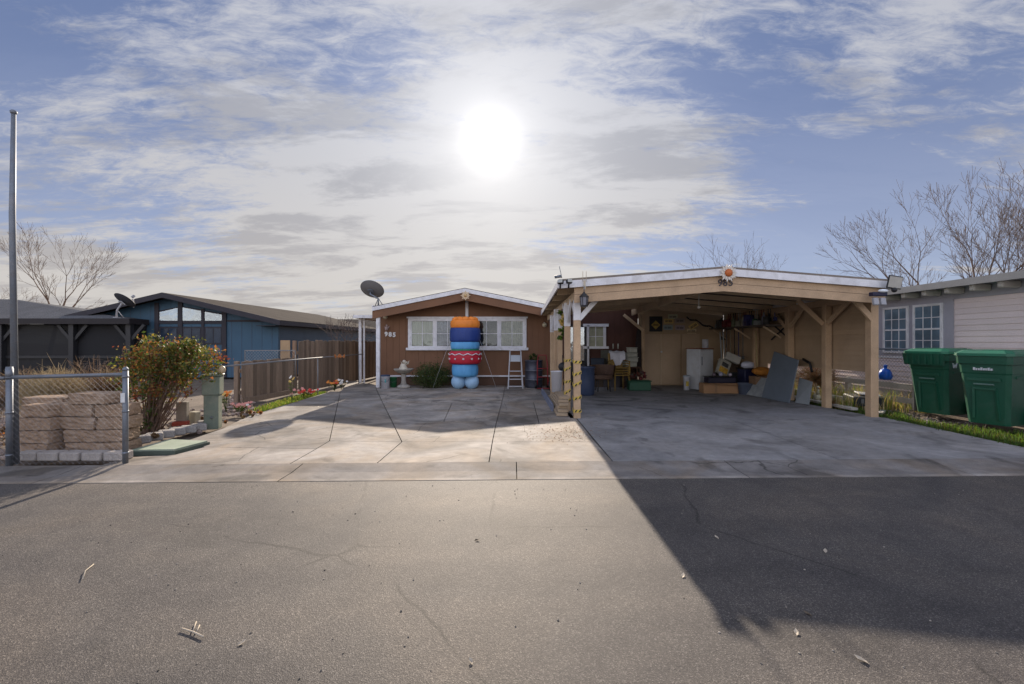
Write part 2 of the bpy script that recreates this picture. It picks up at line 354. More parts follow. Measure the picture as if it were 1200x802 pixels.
bark2 = mat('warm_brown_bark', (.16, .105, .075), .9, .2, 4, .2, 30)
pinkw = mat('pale_pink_siding', (.80, .675, .655), .6, .06, 1.5, .05, 40, isl=.04)
greytrim = mat('grey_lavender_trim', (.40, .385, .43), .6, .08, 2, .05)
red = mat('red_paint', (.35, .03, .03), .5)
cardb = mat('brown_cardboard', (.33, .19, .10), .8, .1, 4)
steel_p = mat('white_enamel', (.55, .57, .60), .4, .06, 2, .04, tint=(.40, .38, .35), tamt=.3, tscale=6)
glass_w = mat_glass('window_glass', .05)
glass_m = mat_glass('clerestory_glass', .20, (.85, .93, 1.0))
glass_d = mat_glass('dark_window_glass', .25)
dark_in = mat('dark_interior', (.02, .018, .016), .9)
curtain = mat('cream_curtain', (.46, .43, .30), .85, .15, 3, .08, stretch=(12, 1, .4))
lace = mat('lace_curtain', (.22, .21, .23), .9, .4, 14, .2, 60)
concrete = mat_concrete('concrete', (.285, .258, .232), crack=.25, stain=.5, crack_scale=.6)
concrete_old = mat_concrete('old_cracked_concrete', (.28, .252, .225), crack=.9, stain=.5, crack_scale=1.2)
concrete_cp = mat_concrete('carport_concrete', (.265, .255, .25), crack=0, stain=.3, brn=.2, isl=.05)
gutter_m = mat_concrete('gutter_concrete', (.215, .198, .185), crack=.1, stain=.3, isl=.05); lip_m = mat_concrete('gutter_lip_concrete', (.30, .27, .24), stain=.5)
asph = mat_asphalt()
# ============================================================= SETTING
SL = .03                                     # slope of the street edge
def ye(x): return 4.72+.0265*x               # street edge
def yg(x): return 5.30+.030*x                # back of the gutter
g = MB(); g.add([(-400, -200, -.075), (400, -200, -.075), (400, 600, -.075), (-400, 600, -.075)], [(0, 1, 2, 3)])
struct('ground', g, dirt)
g = MB(); ex = lambda a, b: [(a, -9, -.03), (b, -9, -.03), (b, ye(b), -.03), (a, ye(a), -.03)]
g.add(ex(-60, 60), [(0, 1, 2, 3)]); struct('road', g, asph)
# gutter in poured lengths with open joints
g = MB(); x = -24.45
prof = [(0, -.05), (0, -.026), (.065, -.024), (.30, -.022), (.44, -.008), (.575, .003), (.575, -.06)]
while x < 24:
    a, b = x+.006, x+2.445
    vs = []
    for X in (a, b):
        for t_, z in prof: vs.append((X, ye(X)+t_*(yg(X)-ye(X))/.575, z))
    n = len(prof); fs = [(i, i+1, n+i+1, n+i) for i in range(n-1)]+[tuple(range(n-1, -1, -1)), tuple(n+i for i in range(n))]
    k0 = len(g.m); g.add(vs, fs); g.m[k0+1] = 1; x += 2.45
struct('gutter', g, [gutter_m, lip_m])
# driveway slabs, each with an open joint round it
def slab(mb, pix, gap=.006, raw=False):
    p = pix if raw else [G(*q) for q in pix]
    p = inset(p, gap); mb.prism(p, -.07, .0)
d = MB()
F1 = lambda px: (px, 0)
def front(px):                                # point at the back of the gutter seen in column px
    k = (px-600)/F; y = 5.31/(1-.030*k); return (k*y, y)
Pt = lambda *q: [G(*c) if c[1] > 0 else front(c[0]) for c in q]
slab(d, Pt((118, 0), (340, 0), (371, 526), (240, 524), (205, 533), (150, 536)), raw=True)
slab(d, Pt((340, 0), (442, 0), (471, 518), (386, 517), (371, 526)), raw=True)
slab(d, Pt((442, 0), (573, 0), (577, 518), (471, 518)), raw=True)
slab(d, Pt((573, 0), (718, 0), (697.5, 518), (577, 518)), raw=True)
slab(d, Pt((240, 524), (371, 526), (386, 517), (399, 459), (387, 459), (340, 473), (290, 488), (262, 502), (215, 518)), raw=True)
slab(d, Pt((386, 517), (471, 518), (442, 459), (439, 451), (410, 445), (399, 459)), raw=True)
struct('driveway', d, concrete)
d = MB()
slab(d, Pt((471, 518), (577, 518), (581.5, 496), (459, 493)), raw=True)
slab(d, Pt((577, 518), (697.5, 518), (681, 497), (581.5, 496)), raw=True)
slab(d, Pt((459, 493), (520, 494), (530, 472), (448, 471)), raw=True)
slab(d, Pt((520, 494), (581.5, 496), (588, 472), (530, 472)), raw=True)
slab(d, Pt((581.5, 496), (632, 497), (625, 471), (588, 472)), raw=True)
slab(d, Pt((632, 497), (681, 497), (656, 471), (625, 471)), raw=True)
slab(d, Pt((448, 471), (588, 472), (592.5, 451.5), (439, 451.5)), raw=True)
slab(d, Pt((588, 472), (656, 471), (645, 451.5), (592.5, 451.5)), raw=True)
struct('old_patio', d, concrete_old)
d = MB()
XL = 1.17
a8 = (XL+.02, 8.36)
slab(d, [front(718), (3.9, 5.31+.03*3.9), (3.95, 8.36), a8], raw=True)
slab(d, [(3.9, 5.31+.03*3.9), (8.6, 5.31+.03*8.6), G(1198, 524), G(1100, 503), G(1034, 489), (6.85, 8.36), (3.95, 8.36)], raw=True)
slab(d, [(XL-.1, 8.36), (3.95, 8.36), (3.98, 14.75), (XL-.1, 14.75)], raw=True)
slab(d, [(3.95, 8.36), (6.85, 8.36), (6.72, 9.7), (6.62, 11.0), (6.62, 14.75), (3.98, 14.75)], raw=True)
struct('carport_slab', d, concrete_cp)

# ============================================================= HOUSE
hs = thing('brown_house', 'low brown gabled mobile home with white-trimmed windows at the head of the driveway', 'house', (-1.45, 14.6, 0))
HX0, HX1, HY = -4.22, 1.32, 14.6
pk = (-1.445, 3.0)
def hz(x, top=2.96, sl=.20): return top-abs(x+1.445)*sl
m = MB()
xs = [HX0]; 
while xs[-1]+.203 < HX1: xs.append(xs[-1]+.203)
xs.append(HX1)
for a, b in zip(xs[:-1], xs[1:]):             # grooved vertical panels
    m.extr([(a+.004, HY, .33), (b-.004, HY, .33), (b-.004, HY, hz(b)-.10), ((a+b)/2, HY, hz((a+b)/2)-.10), (a+.004, HY, hz(a)-.10)], (0, .03, 0))
m.extr([(HX0, HY+.012, .3), (HX1, HY+.012, .3), (HX1, HY+.012, hz(HX1)-.1), (-1.445, HY+.012, 2.86), (HX0, HY+.012, hz(HX0)-.1)], (0, .1, 0))
m.build('front_wall', brown, hs)
MB().b2(HX0, HX0+.1, HY+.12, 26, .3, 2.38).build('side_wall', brown, hs); MB().b2(HX1-.1, HX1, HY+.12, 26, .3, 2.38).build('side_wall', brown, hs); MB().b2(HX0+.1, HX1-.1, 25.9, 26, .3, 2.4).build('rear_wall', brown, hs)
MB().b2(HX0-.01, HX1+.01, HY+.02, HY+.08, -.02, .30).build('skirting', brown_d, hs)
MB().b2(HX0+.02, 1.28, HY-.025, HY-.002, .285, .335, .004).build('skirt_trim', white, hs)
MB().b2(-4.18, -4.07, 13.99, 14.08, .0, 2.42).build('porch_post', white, hs)
rf = MB(); y0, y1 = 13.95, 26.4
for s in (-1, 1):
    xe = -1.445+s*2.84
    rf.extr([(-1.445, y0, 3.06), (xe, y0, 3.06-2.84*.20), (xe, y0, 3.01-2.84*.20), (-1.445, y0, 3.01)], (0, y1-y0, 0))
rfo = rf.build('roof', shingle_b, hs)
for s in (-1, 1):
    xe = -1.445+s*2.84
    q = MB().extr([(-1.445, y0-.03, 3.04), (xe, y0-.03, 3.04-2.84*.20), (xe, y0-.03, 2.92-2.84*.20), (-1.445, y0-.03, 2.92)], (0, .028, 0))
    q.build('fascia', white, hs)
    q = MB().extr([(-1.445, y0+.005, 2.98), (xe, y0+.005, 2.98-2.84*.20), (xe, y0+.005, 2.68-2.84*.20), (-1.445, y0+.005, 2.68)], (0, .03, 0))
    q.build('barge_board', brown, hs)
    MB().b2(xe-.02 if s > 0 else xe-.01, xe+.01 if s > 0 else xe+.02, y0, y1, 3.04-2.84*.20-.13, 3.10-2.84*.20-.01).build('eave_fascia', white, hs)
MB().b2(-1.49, -1.40, HY-.03, HY-.003, 2.20, 2.80).build('centre_batten', white, hs)
def house_window(x0, x1, curt):
    w = MB(); t = .09; z0, z1 = 1.22, 2.16; Y = HY-.05
    w.b2(x0, x0+t, Y, HY, z0, z1, .004).b2(x1-t, x1, Y, HY, z0, z1, .004).b2(x0+t, x1-t, Y, HY, z1-t, z1, .004).b2(x0+t, x1-t, Y, HY, z0, z0+.05, .004)
    o = w.build('window', white, hs)
    MB().b2(x0-.06, x1+.06, Y-.03, HY, z0-.085, z0-.002, .005).build('sill', white, o)
    MB().b2(x0-.04, x1+.04, Y-.015, HY, z1+.002, z1+.05, .005).build('head_trim', white, o)
    xm = (x0+x1)/2
    s_ = MB().b2(xm-.035, xm+.035, Y+.005, HY-.004, z0+.05, z1-.09, .003)
    for a, b in ((x0+t, xm-.035), (xm+.035, x1-t)):
        s_.b2(a, a+.03, Y+.012, HY-.006, z0+.05, z1-.09).b2(b-.03, b, Y+.012, HY-.006, z0+.05, z1-.09)
        c = (a+b)/2; s_.b2(c-.009, c+.009, Y+.022, HY-.012, z0+.05, z1-.09); s_.b2(a+.03, b-.03, Y+.020, HY-.014, (z0+z1)/2-.03, (z0+z1)/2-.012)
    s_.build('sash', white, o)
    for i, (a, b) in enumerate(((x0+t, xm-.035), (xm+.035, x1-t))):
        MB().b2(a, b, HY-.024, HY-.020, z0+.05, z1-.09).build('pane', glass_w, o)
        n = 40; vs = []; 
        cm = curt[i]
        if cm is not None:
            for k in range(n+1):
                X = a+(b-a)*k/n; yy = HY-.011+.006*math.sin(k*1.7)
                vs += [(X, yy, z0+.06), (X, yy, z1-.1)]
            MB().add(vs, [(2*k, 2*k+2, 2*k+3, 2*k+1) for k in range(n)], 0, True).build('curtain', cm, o, fix=False)
        else:
            MB().b2(a, b, HY-.008, HY-.003, z0+.05, z1-.09).build('dark_room', dark_in, o)
    return o
house_window(XW(478, 14.55), XW(541, 14.55), (curtain, lace))
house_window(XW(553, 14.55), XW(617, 14.55), (None, mat('dim_curtain', (.24, .22, .14), .9, .5, 9, .2, 20)))
lampw = mat('cream_globe', (.55, .48, .33), .4)
for px, py in ((451.5, 371.5), (638, 381)):
    p = W(px, py, 14.5); o = MB().ball(p, .075).build('porch_lamp', lampw, hs); MB().tube([p+Vector((0, .0, .05)), p+Vector((0, .1, .08))], .02).build('lamp_arm', white, o)
num = mat('white_numeral', (.7, .68, .66), .5)
for i, ch in enumerate('985'):
    p = W(453+4.7*i, 392, HY); text('house_number', ch, .19, num, hs, (p.x, HY-.05, p.z-.01*i), offset=.010)
# extension under the carport
MB().b2(1.34, 4.10, 14.82, 14.92, 0, 2.63).build('extension_wall', maroon, hs); MB().b2(1.42, 6.9, 14.35, 24, 2.64, 2.72).build('extension_sun_block', shingle_b, hs)  # hidden roof slab added to keep sun off the carport floor
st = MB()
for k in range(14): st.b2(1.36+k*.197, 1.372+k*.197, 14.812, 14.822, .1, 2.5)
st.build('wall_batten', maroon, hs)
w = MB(); a, b, z0, z1, Y = XW(686, 14.8), XW(710, 14.8), ZW(406, 14.8), ZW(383, 14.8), 14.77
w.b2(a, a+.09, Y, 14.82, z0, z1).b2(b-.09, b, Y, 14.82, z0, z1).b2(a-.08, b+.08, Y-.03, 14.82, z1, z1+.09).b2(a-.08, b+.08, Y-.03, 14.82, z0-.08, z0)
w.b2((a+b)/2-.012, (a+b)/2+.012, Y+.02, 14.8, z0, z1).b2(a+.09, b-.09, Y+.022, 14.8, (z0+z1)/2-.01, (z0+z1)/2+.01)
o = w.build('window', white, hs); MB().b2(a+.08, b-.08, 14.80, 14.81, z0, z1).build('pane', mat('frosted_pane', (.30, .30, .2), .3, .2, 8), o)
dr = MB().b2(1.75, 2.42, 14.76, 14.81, 0, 1.98).build('door', blackmetal, hs)
MB().b2(2.44, 2.50, 14.74, 14.81, .45, 1.95).build('door_edge_trim', white, dr)
MB().b2(1.83, 2.34, 14.745, 14.755, .75, 1.88).build('door_pane', glass_d, dr)
MB().ball((2.36, 14.72, 1.0), .03).build('handle', galv, dr)
# side awning
aw = thing('side_awning', 'white flat metal awning on two slim posts beside the left corner of the brown house', 'awning', (-4.75, 16, 0))
MB().b2(-5.28, -4.31, 15.2, 20.5, 2.24, 2.27).b2(-5.3, -4.3, 15.17, 15.2, 2.20, 2.30).b2(-5.3, -5.27, 15.2, 20.5, 2.20, 2.30).build('roof_panel', white, aw)
for y in (15.55, 18.2): MB().b2(-5.24, -5.15, y, y+.09, 0, 2.24).build('post', white, aw)
MB().b2(-5.08, -5.03, 15.55, 15.60, 0, 2.24).build('downspout', white, aw)

def starburst(name, label, cat, c, r, petal, core, n=10, core_r=.35, layers=2):
    t = thing(name, label, cat, tuple(c))
    for l in range(layers):
        mm = MB()
        for k in range(n):
            a = 6.283*(k+.5*l)/n; rr = r*(1-.18*l); yy = c.y-.01*l; d = Vector((math.cos(a), 0, math.sin(a))); s = Vector((-d.z, 0, d.x)); w_ = r*.16
            P = Vector(c)+Vector((0, -.01*l, 0))
            mm.extr([P+d*r*.15-s*w_*.4, P+d*rr*.55-s*w_, P+d*rr, P+d*rr*.55+s*w_, P+d*r*.15+s*w_*.4], (0, .006, 0))
        mm.build('petals', petal, t)
    MB().lathe([(core_r*r*.98, 0), (core_r*r, .01), (core_r*r*.6, .03), (.001, .035)], tuple(c+Vector((0, -.012, 0))), 16, M=Matrix.Rotation(R(90), 4, 'X')).build('centre', core, t)
gold = mat('brass_gold', (.55, .38, .18), .45, metal=.3)
starburst('star_ornament', 'small pale gold star ornament under the peak of the brown house gable', 'ornament', W(545.5, 346.5, 13.88), .16, mat('pale_gold', (.62, .48, .32), .5), gold, 8, .3)
pbf = mat('pinkish_metal', (.36, .27, .25), .6)
t = thing('wall_plaque', 'small pinkish figure plaque above the house number on the brown wall', 'plaque', tuple(W(453, 386, 14.56)))
p = W(453, 384, 14.55)
MB().ball(p+Vector((0, 0, .07)), .03, sc=(1, .5, 1)).build('head', pbf, t); MB().lathe([(.05, -.09), (.055, -.03), (.03, .04)], tuple(p), 10).build('body', pbf, t)
MB().extr([p+Vector((.03, 0, 0)), p+Vector((.09, 0, .06)), p+Vector((.07, 0, -.03))], (0, .01, 0)).extr([p+Vector((-.03, 0, 0)), p+Vector((-.08, 0, .04)), p+Vector((-.06, 0, -.03))], (0, .01, 0)).build('wings', pbf, t)

def dish(name, label, c, r, mount, m, rot, arm_m):
    t = thing(name, label, 'satellite dish', tuple(mount)); c = Vector(c); M = Euler(rot).to_matrix().to_4x4()
    pr = [(.001, 0)]+[(r*k/8, .22*r*(k/8)**2) for k in range(1, 9)]; pr += [(r*1.02, .22*r+.004), (r, .22*r+.014)]+[(r*k/8, .22*r*(k/8)**2+.012) for k in range(7, 0, -1)]+[(.001, .012)]
    MB().lathe(pr, tuple(c), 32, M=M @ Matrix.Diagonal((1, .88, 1, 1))).build('reflector', m, t)
    n = (M @ Vector((0, 0, 1))); dn = (M @ Vector((0, -1, 0)))
    if dn.z > 0: dn = -dn
    e = c+dn*r*.95+n*r*.18; f = c+n*r*.95+dn*r*.25
    MB().tube([e, f], .015, 6).build('feed_arm', arm_m, t); MB().box(f, (.07, .07, .09), rot).build('feed_horn', arm_m, t)
    bk = c-n*.03; mt = Vector(mount)
    k = MB().tube([bk, bk-n*.07+Vector((0, 0, -.04)), Vector((mt.x, mt.y, (bk.z+mt.z)/2)), mt], .025, 8); k.box(bk-n*.02, (.16, .16, .03), rot); k.tube([mt+Vector((-.14, .1, 0)), Vector((mt.x, mt.y, (bk.z+mt.z)/2+.02))], .012, 6); k.tube([mt+Vector((.14, .1, 0)), Vector((mt.x, mt.y, (bk.z+mt.z)/2+.02))], .012, 6)
    k.box(mt+Vector((0, 0, .01)), (.14, .14, .02)).build('mount', arm_m, t)
dm = mat('grey_dish', (.17, .165, .165), .7, .08, 6, .05); ddk = mat('dark_dish', (.045, .048, .06), .55, .08, 6, .05)
dish('satellite_dish', 'big grey satellite dish on the left roof corner of the brown house', W(435, 341, 14.35), .385, (-4.2, 14.3, 2.52), dm, (R(-47), 0, R(-12)), galv)
dish('satellite_dish', 'small dark satellite dish on a pale bent arm over the black screened porch roof', W(144, 354, 15.0), .36, W(137, 372.5, 15.0), ddk, (R(-40), 0, R(-25)), mat('light_grey_arm', (.4, .4, .42), .5))

# ============================================================= CARPORT
cp = thing('carport', 'open tan wooden carport with low gable roof and white-trimmed front over the right driveway', 'carport', (3.8, 8.5, 0))
CX0, CX1, CXP = .84, 6.87, 3.80
Y0, Y1 = 8.15, 14.5
def ct(x, y): return (2.755 - (abs(x-CXP)/(3.0))*.235) - .17*(y-Y0)/(14.5-Y0)     # roof top height
def strip(xa, xb, ya, yb, top, thick, mb, sk=0):
    q = []
    for y in (ya, yb):
        for x in (xa, xb): q += [(x+sk*(y-Y0), y, ct(x, y)+top), (x+sk*(y-Y0), y, ct(x, y)+top-thick)]
    mb.add(q, [(0, 2, 3, 1), (4, 5, 7, 6), (0, 4, 6, 2), (1, 3, 7, 5), (0, 1, 5, 4), (2, 6, 7, 3)])
rm = mat('weathered_roof_edge', (.20, .165, .135), .7, .2, 4, .1)
q = MB(); strip(CX0, CXP, Y0, 13.9, .0, .04, q, .012); strip(CXP, CX1, Y0, 14.6, 0, .04, q); q.build('roof', rm, cp)
q = MB(); strip(CX0+.03, CXP, Y0+.06, 13.85, -.043, .02, q, .012); strip(CXP, CX1-.03, Y0+.06, 14.55, -.043, .02, q); q.build('roof_sheathing', mat('ceiling_boards_shade_darkened', (.10, .07, .045), .8, .25, 2, .2, 30), cp)  # board colour darkened to deepen the shade between the rafters
for xa, xb in ((CX0, CXP), (CXP, CX1)):
    q = MB(); strip(xa-.005, xb, Y0-.028, Y0-.003, -.042, .125, q); q.build('front_fascia', white, cp)
    for k in range(2):
        q = MB(); xa2 = max(xa, 1.12); xb2 = min(xb, 6.70); strip(xa2, xb2, Y0+.0+.03, Y0+.065, -.150-.148*k, .142, q); q.build('front_board', tan, cp)
q = MB(); strip(CX0-.025, CX0, Y0-.02, 13.9, -.02, .13, q, .012); q.build('side_fascia', white, cp)
q = MB(); strip(CX1, CX1+.025, Y0-.02, 14.55, -.02, .13, q); q.build('side_fascia', white, cp)
for y in (8.95, 9.95, 10.95, 11.95, 12.95, 13.8):
    for xa, xb in ((CX0+.1 if y > 12.8 else CX0+.05, CXP), (CXP, CX1-.03)):
        if y > 14: xa = max(xa, 1.4)
        q = MB(); strip(xa, xb, y, y+.07, -.064, .115, q); q.build('rafter', tan2, cp)
for y in (9.45, 11.25, 13.05):
    for sx in (-1, 1):
        q = MB().bar((CXP+sx*.1, y+.2, ct(CXP, y)-.2), (CXP+sx*2.3, y+.2, ct(CXP+sx*2.3, y)-.22), .04, .09); q.build('ceiling_tie', tan2, cp)
MB().bar((CXP, 8.3, 2.50), (CXP, 14.4, 2.33), .045, .18).build('ridge_beam', tan2, cp)
MB().bar((1.18, 8.3, 2.245), (1.12, 13.8, 2.12), .09, .14).build('side_beam', tan2, cp)
MB().bar((6.74, 8.3, 2.27), (6.74, 14.4, 2.12), .09, .14).build('side_beam', tan, cp)
def post(x, y, w, h, split=None, d=None, name='post'):
    d = d or w; q = MB()
    if split:
        q.b2(x-w/2, x+w/2, y-d/2, y+d/2, -.01, split, .006, 0); q.b2(x-w/2-.001, x+w/2+.001, y-d/2-.001, y+d/2+.001, split, h, .006, 1)
    else: q.b2(x-w/2, x+w/2, y-d/2, y+d/2, -.01, h, .006, 0)
    return q.build(name, [tan, white], cp)
post(1.20, 8.42, .125, 2.30, 1.80); post(1.13, 9.3, .12, 2.2, 1.72); post(1.15, 10.9, .11, 2.2, 1.68); post(1.08, 11.1, .11, 2.2, 1.68); post(1.08, 12.2, .11, 2.12, 1.66)
post(6.76, 8.55, .145, 2.28, d=.15); post(6.74, 9.75, .135, 2.22); post(6.74, 11.05, .15, 2.2); post(6.74, 12.6, .12, 2.15); post(4.12, 14.3, .09, 2.25)
def brace(a, b, w=.09, t=.045, m_=tan): MB().bar(a, b, t, w, bevel=.004).build('brace', m_, cp)
brace((1.22, 8.40, 1.80), (1.66, 8.40, 2.30), m_=white)
brace((1.20, 8.5, 1.82), (1.18, 8.95, 2.24), m_=white); brace((1.13, 9.22, 1.82), (1.14, 8.8, 2.20), m_=white); brace((1.13, 9.4, 1.8), (1.12, 9.9, 2.2), m_=white)
brace((1.1, 11.15, 1.75), (1.1, 11.6, 2.14), m_=white); brace((1.08, 12.1, 1.72), (1.1, 11.7, 2.14), m_=white)
brace((6.72, 8.50, 1.83), (6.18, 8.42, 2.36), .11)
brace((6.70, 9.68, 1.80), (6.72, 9.05, 2.24)); brace((6.70, 9.82, 1.80), (6.72, 10.5, 2.22)); brace((6.70, 10.98, 1.75), (6.72, 10.5, 2.2)); brace((6.70, 11.12, 1.75), (6.72, 11.75, 2.2))
brace((6.66, 9.75, 1.78), (6.15, 9.8, 2.3))
brace((4.12, 14.25, 1.75), (3.5, 14.25, 2.25), m_=tan2)
# lap siding on the far side, open at the bottom
q = MB(); z = .82; i = 0
while z < 2.28:
    zt = min(z+.105, 2.32)
    q.add([(6.85, 8.66, z), (6.85, 14.7, z), (6.828, 14.7, z), (6.828, 8.66, z), (6.845, 8.66, zt), (6.845, 14.7, zt)], [(3, 2, 5, 4), (0, 1, 2, 3), (0, 4, 5, 1), (0, 3, 4), (1, 5, 2)]); z += .105
q.build('lap_siding', tansid, cp)
MB().b2(6.84, 6.87, 12.2, 14.5, 0, .82).build('lower_panel', tansid, cp)
# shed at the back
sh = thing('storage_shed', 'tan panelled storage shed with double doors at the back of the carport', 'shed', (5.4, 14.9, 0))
MB().b2(4.10, 6.826, 14.70, 14.78, 0, 2.63).build('wall', shed_m, sh)
for xa, xb in ((754.5, 774.3), (775, 797.5), (799, 820)):
    o = MB().b2(XW(xa, 14.65), XW(xb, 14.65), 14.655, 14.695, .03, 1.66, .004).build('door', mat('shed_door_tan', (.52, .38, .255), .6, .08, 2), sh)
    if xa < 760: MB().ball((XW(775.5, 14.6), 14.63, ZW(412.5, 14.6)), .035).build('handle', mat('white_knob', (.8, .8, .8), .3), o)
MB().b2(XW(774.3, 14.65), XW(775.2, 14.65), 14.64, 14.67, .03, 1.66).build('door_astragal', mat('pale_tan', (.6, .48, .33), .6), sh)
MB().b2(4.10, 6.82, 14.66, 14.70, 1.69, 1.74).b2(4.10, 4.17, 14.655, 14.70, 0, 1.69).build('door_trim', shed_m, sh)

# 985 and daisy on the fascia
nd = mat('dark_numeral', (.05, .04, .045), .5)
for i, (ch, px, py) in enumerate((('9', 845.6, 331.5), ('8', 851.5, 331.3), ('5', 858, 331.2))):
    p = W(px, py, Y0-.03); text('house_number', ch, .17, nd, cp, (p.x, Y0+.022, p.z), offset=.004)
starburst('daisy_ornament', 'metal daisy with white petals and orange centre on the carport peak', 'ornament', W(853.5, 320, Y0-.07), .165, mat('petal_white', (.66, .60, .52), .5), mat('daisy_orange', (.50, .13, .03), .5), 11, .42)
bk = mat('blue_grey_metal', (.12, .14, .2), .5)
# lantern by the left post
t = thing('hanging_lantern', 'dark metal lantern hanging from the left front corner of the carport', 'lantern', tuple(W(684.5, 352, 8.0)))
c = W(684.5, 352, 8.05)
MB().lathe([(.012, .15), (.02, .13), (.06, .09), (.085, .07), (.085, .055)], tuple(c), 6, smooth=False).build('cap', blackmetal, t)
q = MB()
for k in range(6):
    a = 6.283*k/6; q.tube([c+Vector((.075*math.cos(a), .075*math.sin(a), .06)), c+Vector((.06*math.cos(a), .06*math.sin(a), -.10))], .006, 4)
q.lathe([(.065, -.115), (.07, -.10), (.05, -.095)], tuple(c), 6, smooth=False).build('cage', blackmetal, t)
MB().lathe([(.052, -.09), (.068, .055)], tuple(c), 6, smooth=False).build('glass_body', mat('smoky_glass', (.22, .22, .25), .15), t)
MB().tube([c+Vector((0, 0, .15)), c+Vector((0, 0, .24)), c+Vector((0, .05, .27))], .008, 6).build('hook', galv, t)
t = thing('lantern_bracket', 'pale forked metal bracket on the fascia above the hanging lantern', 'bracket', tuple(W(685, 330, 8.08)))
q = MB(); a = W(685, 338, 8.08)
q.box(a+Vector((0, 0, .06)), (.035, .02, .16)); q.tube([a+Vector((-.03, 0, .12)), a+Vector((-.03, 0, .30))], .006, 5); q.tube([a+Vector((.03, 0, .12)), a+Vector((.03, 0, .30))], .006, 5); q.build('fork', mat('cream_metal', (.5, .43, .32), .5), t)
# camera + floodlights left corner
t = thing('antenna', 'small grey wireless antenna sticking up at the left roof corner of the carport', 'antenna', tuple(W(656, 325, 8.2)))
MB().tube([W(658.5, 326, 8.2), W(655.5, 312.5, 8.2)], .006, 5).build('whip', galv, t); MB().tube([W(650, 324.8, 8.2), W(658, 323.8, 8.2)], .028, 8).build('body', galv, t)
def flood(px, py, y, label, wd, yaw):
    p = W(px, py, y); t = thing('floodlight', label, 'floodlight', tuple(p)); M = Euler((R(-20), 0, R(yaw)))
    MB().box(p, (wd, .06, wd*.72), M, .006).build('housing', blackmetal, t)
    MB().box(p+M.to_matrix() @ Vector((0, -.032, 0)), (wd*.86, .008, wd*.58), M).build('lens', mat('flood_lens', (.42, .42, .38), .3), t)
    MB().tube([p+Vector((0, .02, 0)), p+Vector((0, .08, -.1))], .014, 6).build('bracket', blackmetal, t); return t
flood(657, 330.5, 8.02, 'leftmost of the two small floodlights under the left roof corner of the carport', .10, -25)
flood(667, 330, 8.02, 'right one of the two small floodlights under the left carport roof corner', .10, 20)
t = thing('solar_charger', 'tilted square solar panel with black frame above the right carport corner', 'solar panel', tuple(W(1047, 340, 8.0)))
p = W(1048.5, 331, 7.98); M = Euler((R(8), R(6), R(8)))
MB().box(p, (.29, .02, .225), M, .006).build('frame', black, t); MB().box(p+M.to_matrix() @ Vector((0, -.012, 0)), (.255, .006, .19), M).build('panel_face', mat('pale_panel', (.45, .43, .38), .3), t)
MB().ball(W(1048, 340, 7.93), .045).tube([W(1048, 340, 7.95), (6.80, 8.15, 2.36)], .014, 6).build('swivel', black, t)
t = thing('solar_light', 'black twin-headed light fixed under the square solar panel at the carport corner', 'light', tuple(W(1030, 350, 7.98)))
p = W(1029, 345, 8.0)
MB().box(p, (.28, .10, .07), (0, 0, R(6)), .01).build('housing', mat('navy_plastic', (.02, .02, .05), .4), t)
for px in (1026, 1034.5): MB().box(W(px, 353.5, 7.97), (.10, .05, .13), (R(-10), 0, R(8)), .008).build('lamp_head', mat('grey_lens', (.32, .32, .34), .3), t)
MB().ball(W(1035, 341, 7.95), .07, sc=(1.3, .6, .45)).build('reflector', mat('bright_lens', (.75, .78, .8), .2), t)

# caution tape round two left posts
tp_y = mat('yellow_tape', (.52, .37, .07), .45); 
def tape(px, y, w, d_, label):
    x = XW(px, y); t = thing('caution_tape', label, 'tape', (x, y, .2))
    n = 5
    for k in range(n):
        ring = MB(); ink = MB(); z = .12+k*.22+random.uniform(-.02, .02); tl = random.uniform(-.05, .05)
        e = .006; X0, X1, A, B = x-w/2-e, x+w/2+e, y-d_/2-e, y+d_/2+e
        c4 = [(X0, A), (X1, A), (X1, B), (X0, B)]; hh = .055; dz = [0, tl+.03, tl+.05, .02]
        for i in range(4):
            j = (i+1) % 4; (xa, ya), (xb, yb) = c4[i], c4[j]
            ring.add([(xa, ya, z+dz[i]), (xb, yb, z+dz[j]), (xb, yb, z+dz[j]+hh), (xa, ya, z+dz[i]+hh)], [(0, 1, 2, 3)])
        for u in (.12, .62):
            xa = X0+(X1-X0)*u; xb = xa+(X1-X0)*.22; za = z+dz[0]+(dz[1]-dz[0])*u
            ink.add([(xa, A-.0015, za+.004), (xb, A-.0015, za+.01), (xb+.025, A-.0015, za+hh-.002), (xa+.025, A-.0015, za+hh-.008)], [(0, 1, 2, 3)])
            ink.add([(X0-.0015, A+.02, z+.005), (X0-.0015, A+.05, z+.005), (X0-.0015, A+.07, z+hh-.005), (X0-.0015, A+.04, z+hh-.005)], [(0, 1, 2, 3)])
        o = ring.build('tape_band', tp_y, t); ink.build('black_stripe', black, o)
tape(676.1, 8.42, .135, .135, 'yellow and black caution tape wound round the front left carport post'); tape(664.8, 9.3, .12, .12, 'yellow and black caution tape wound round the second left carport post')
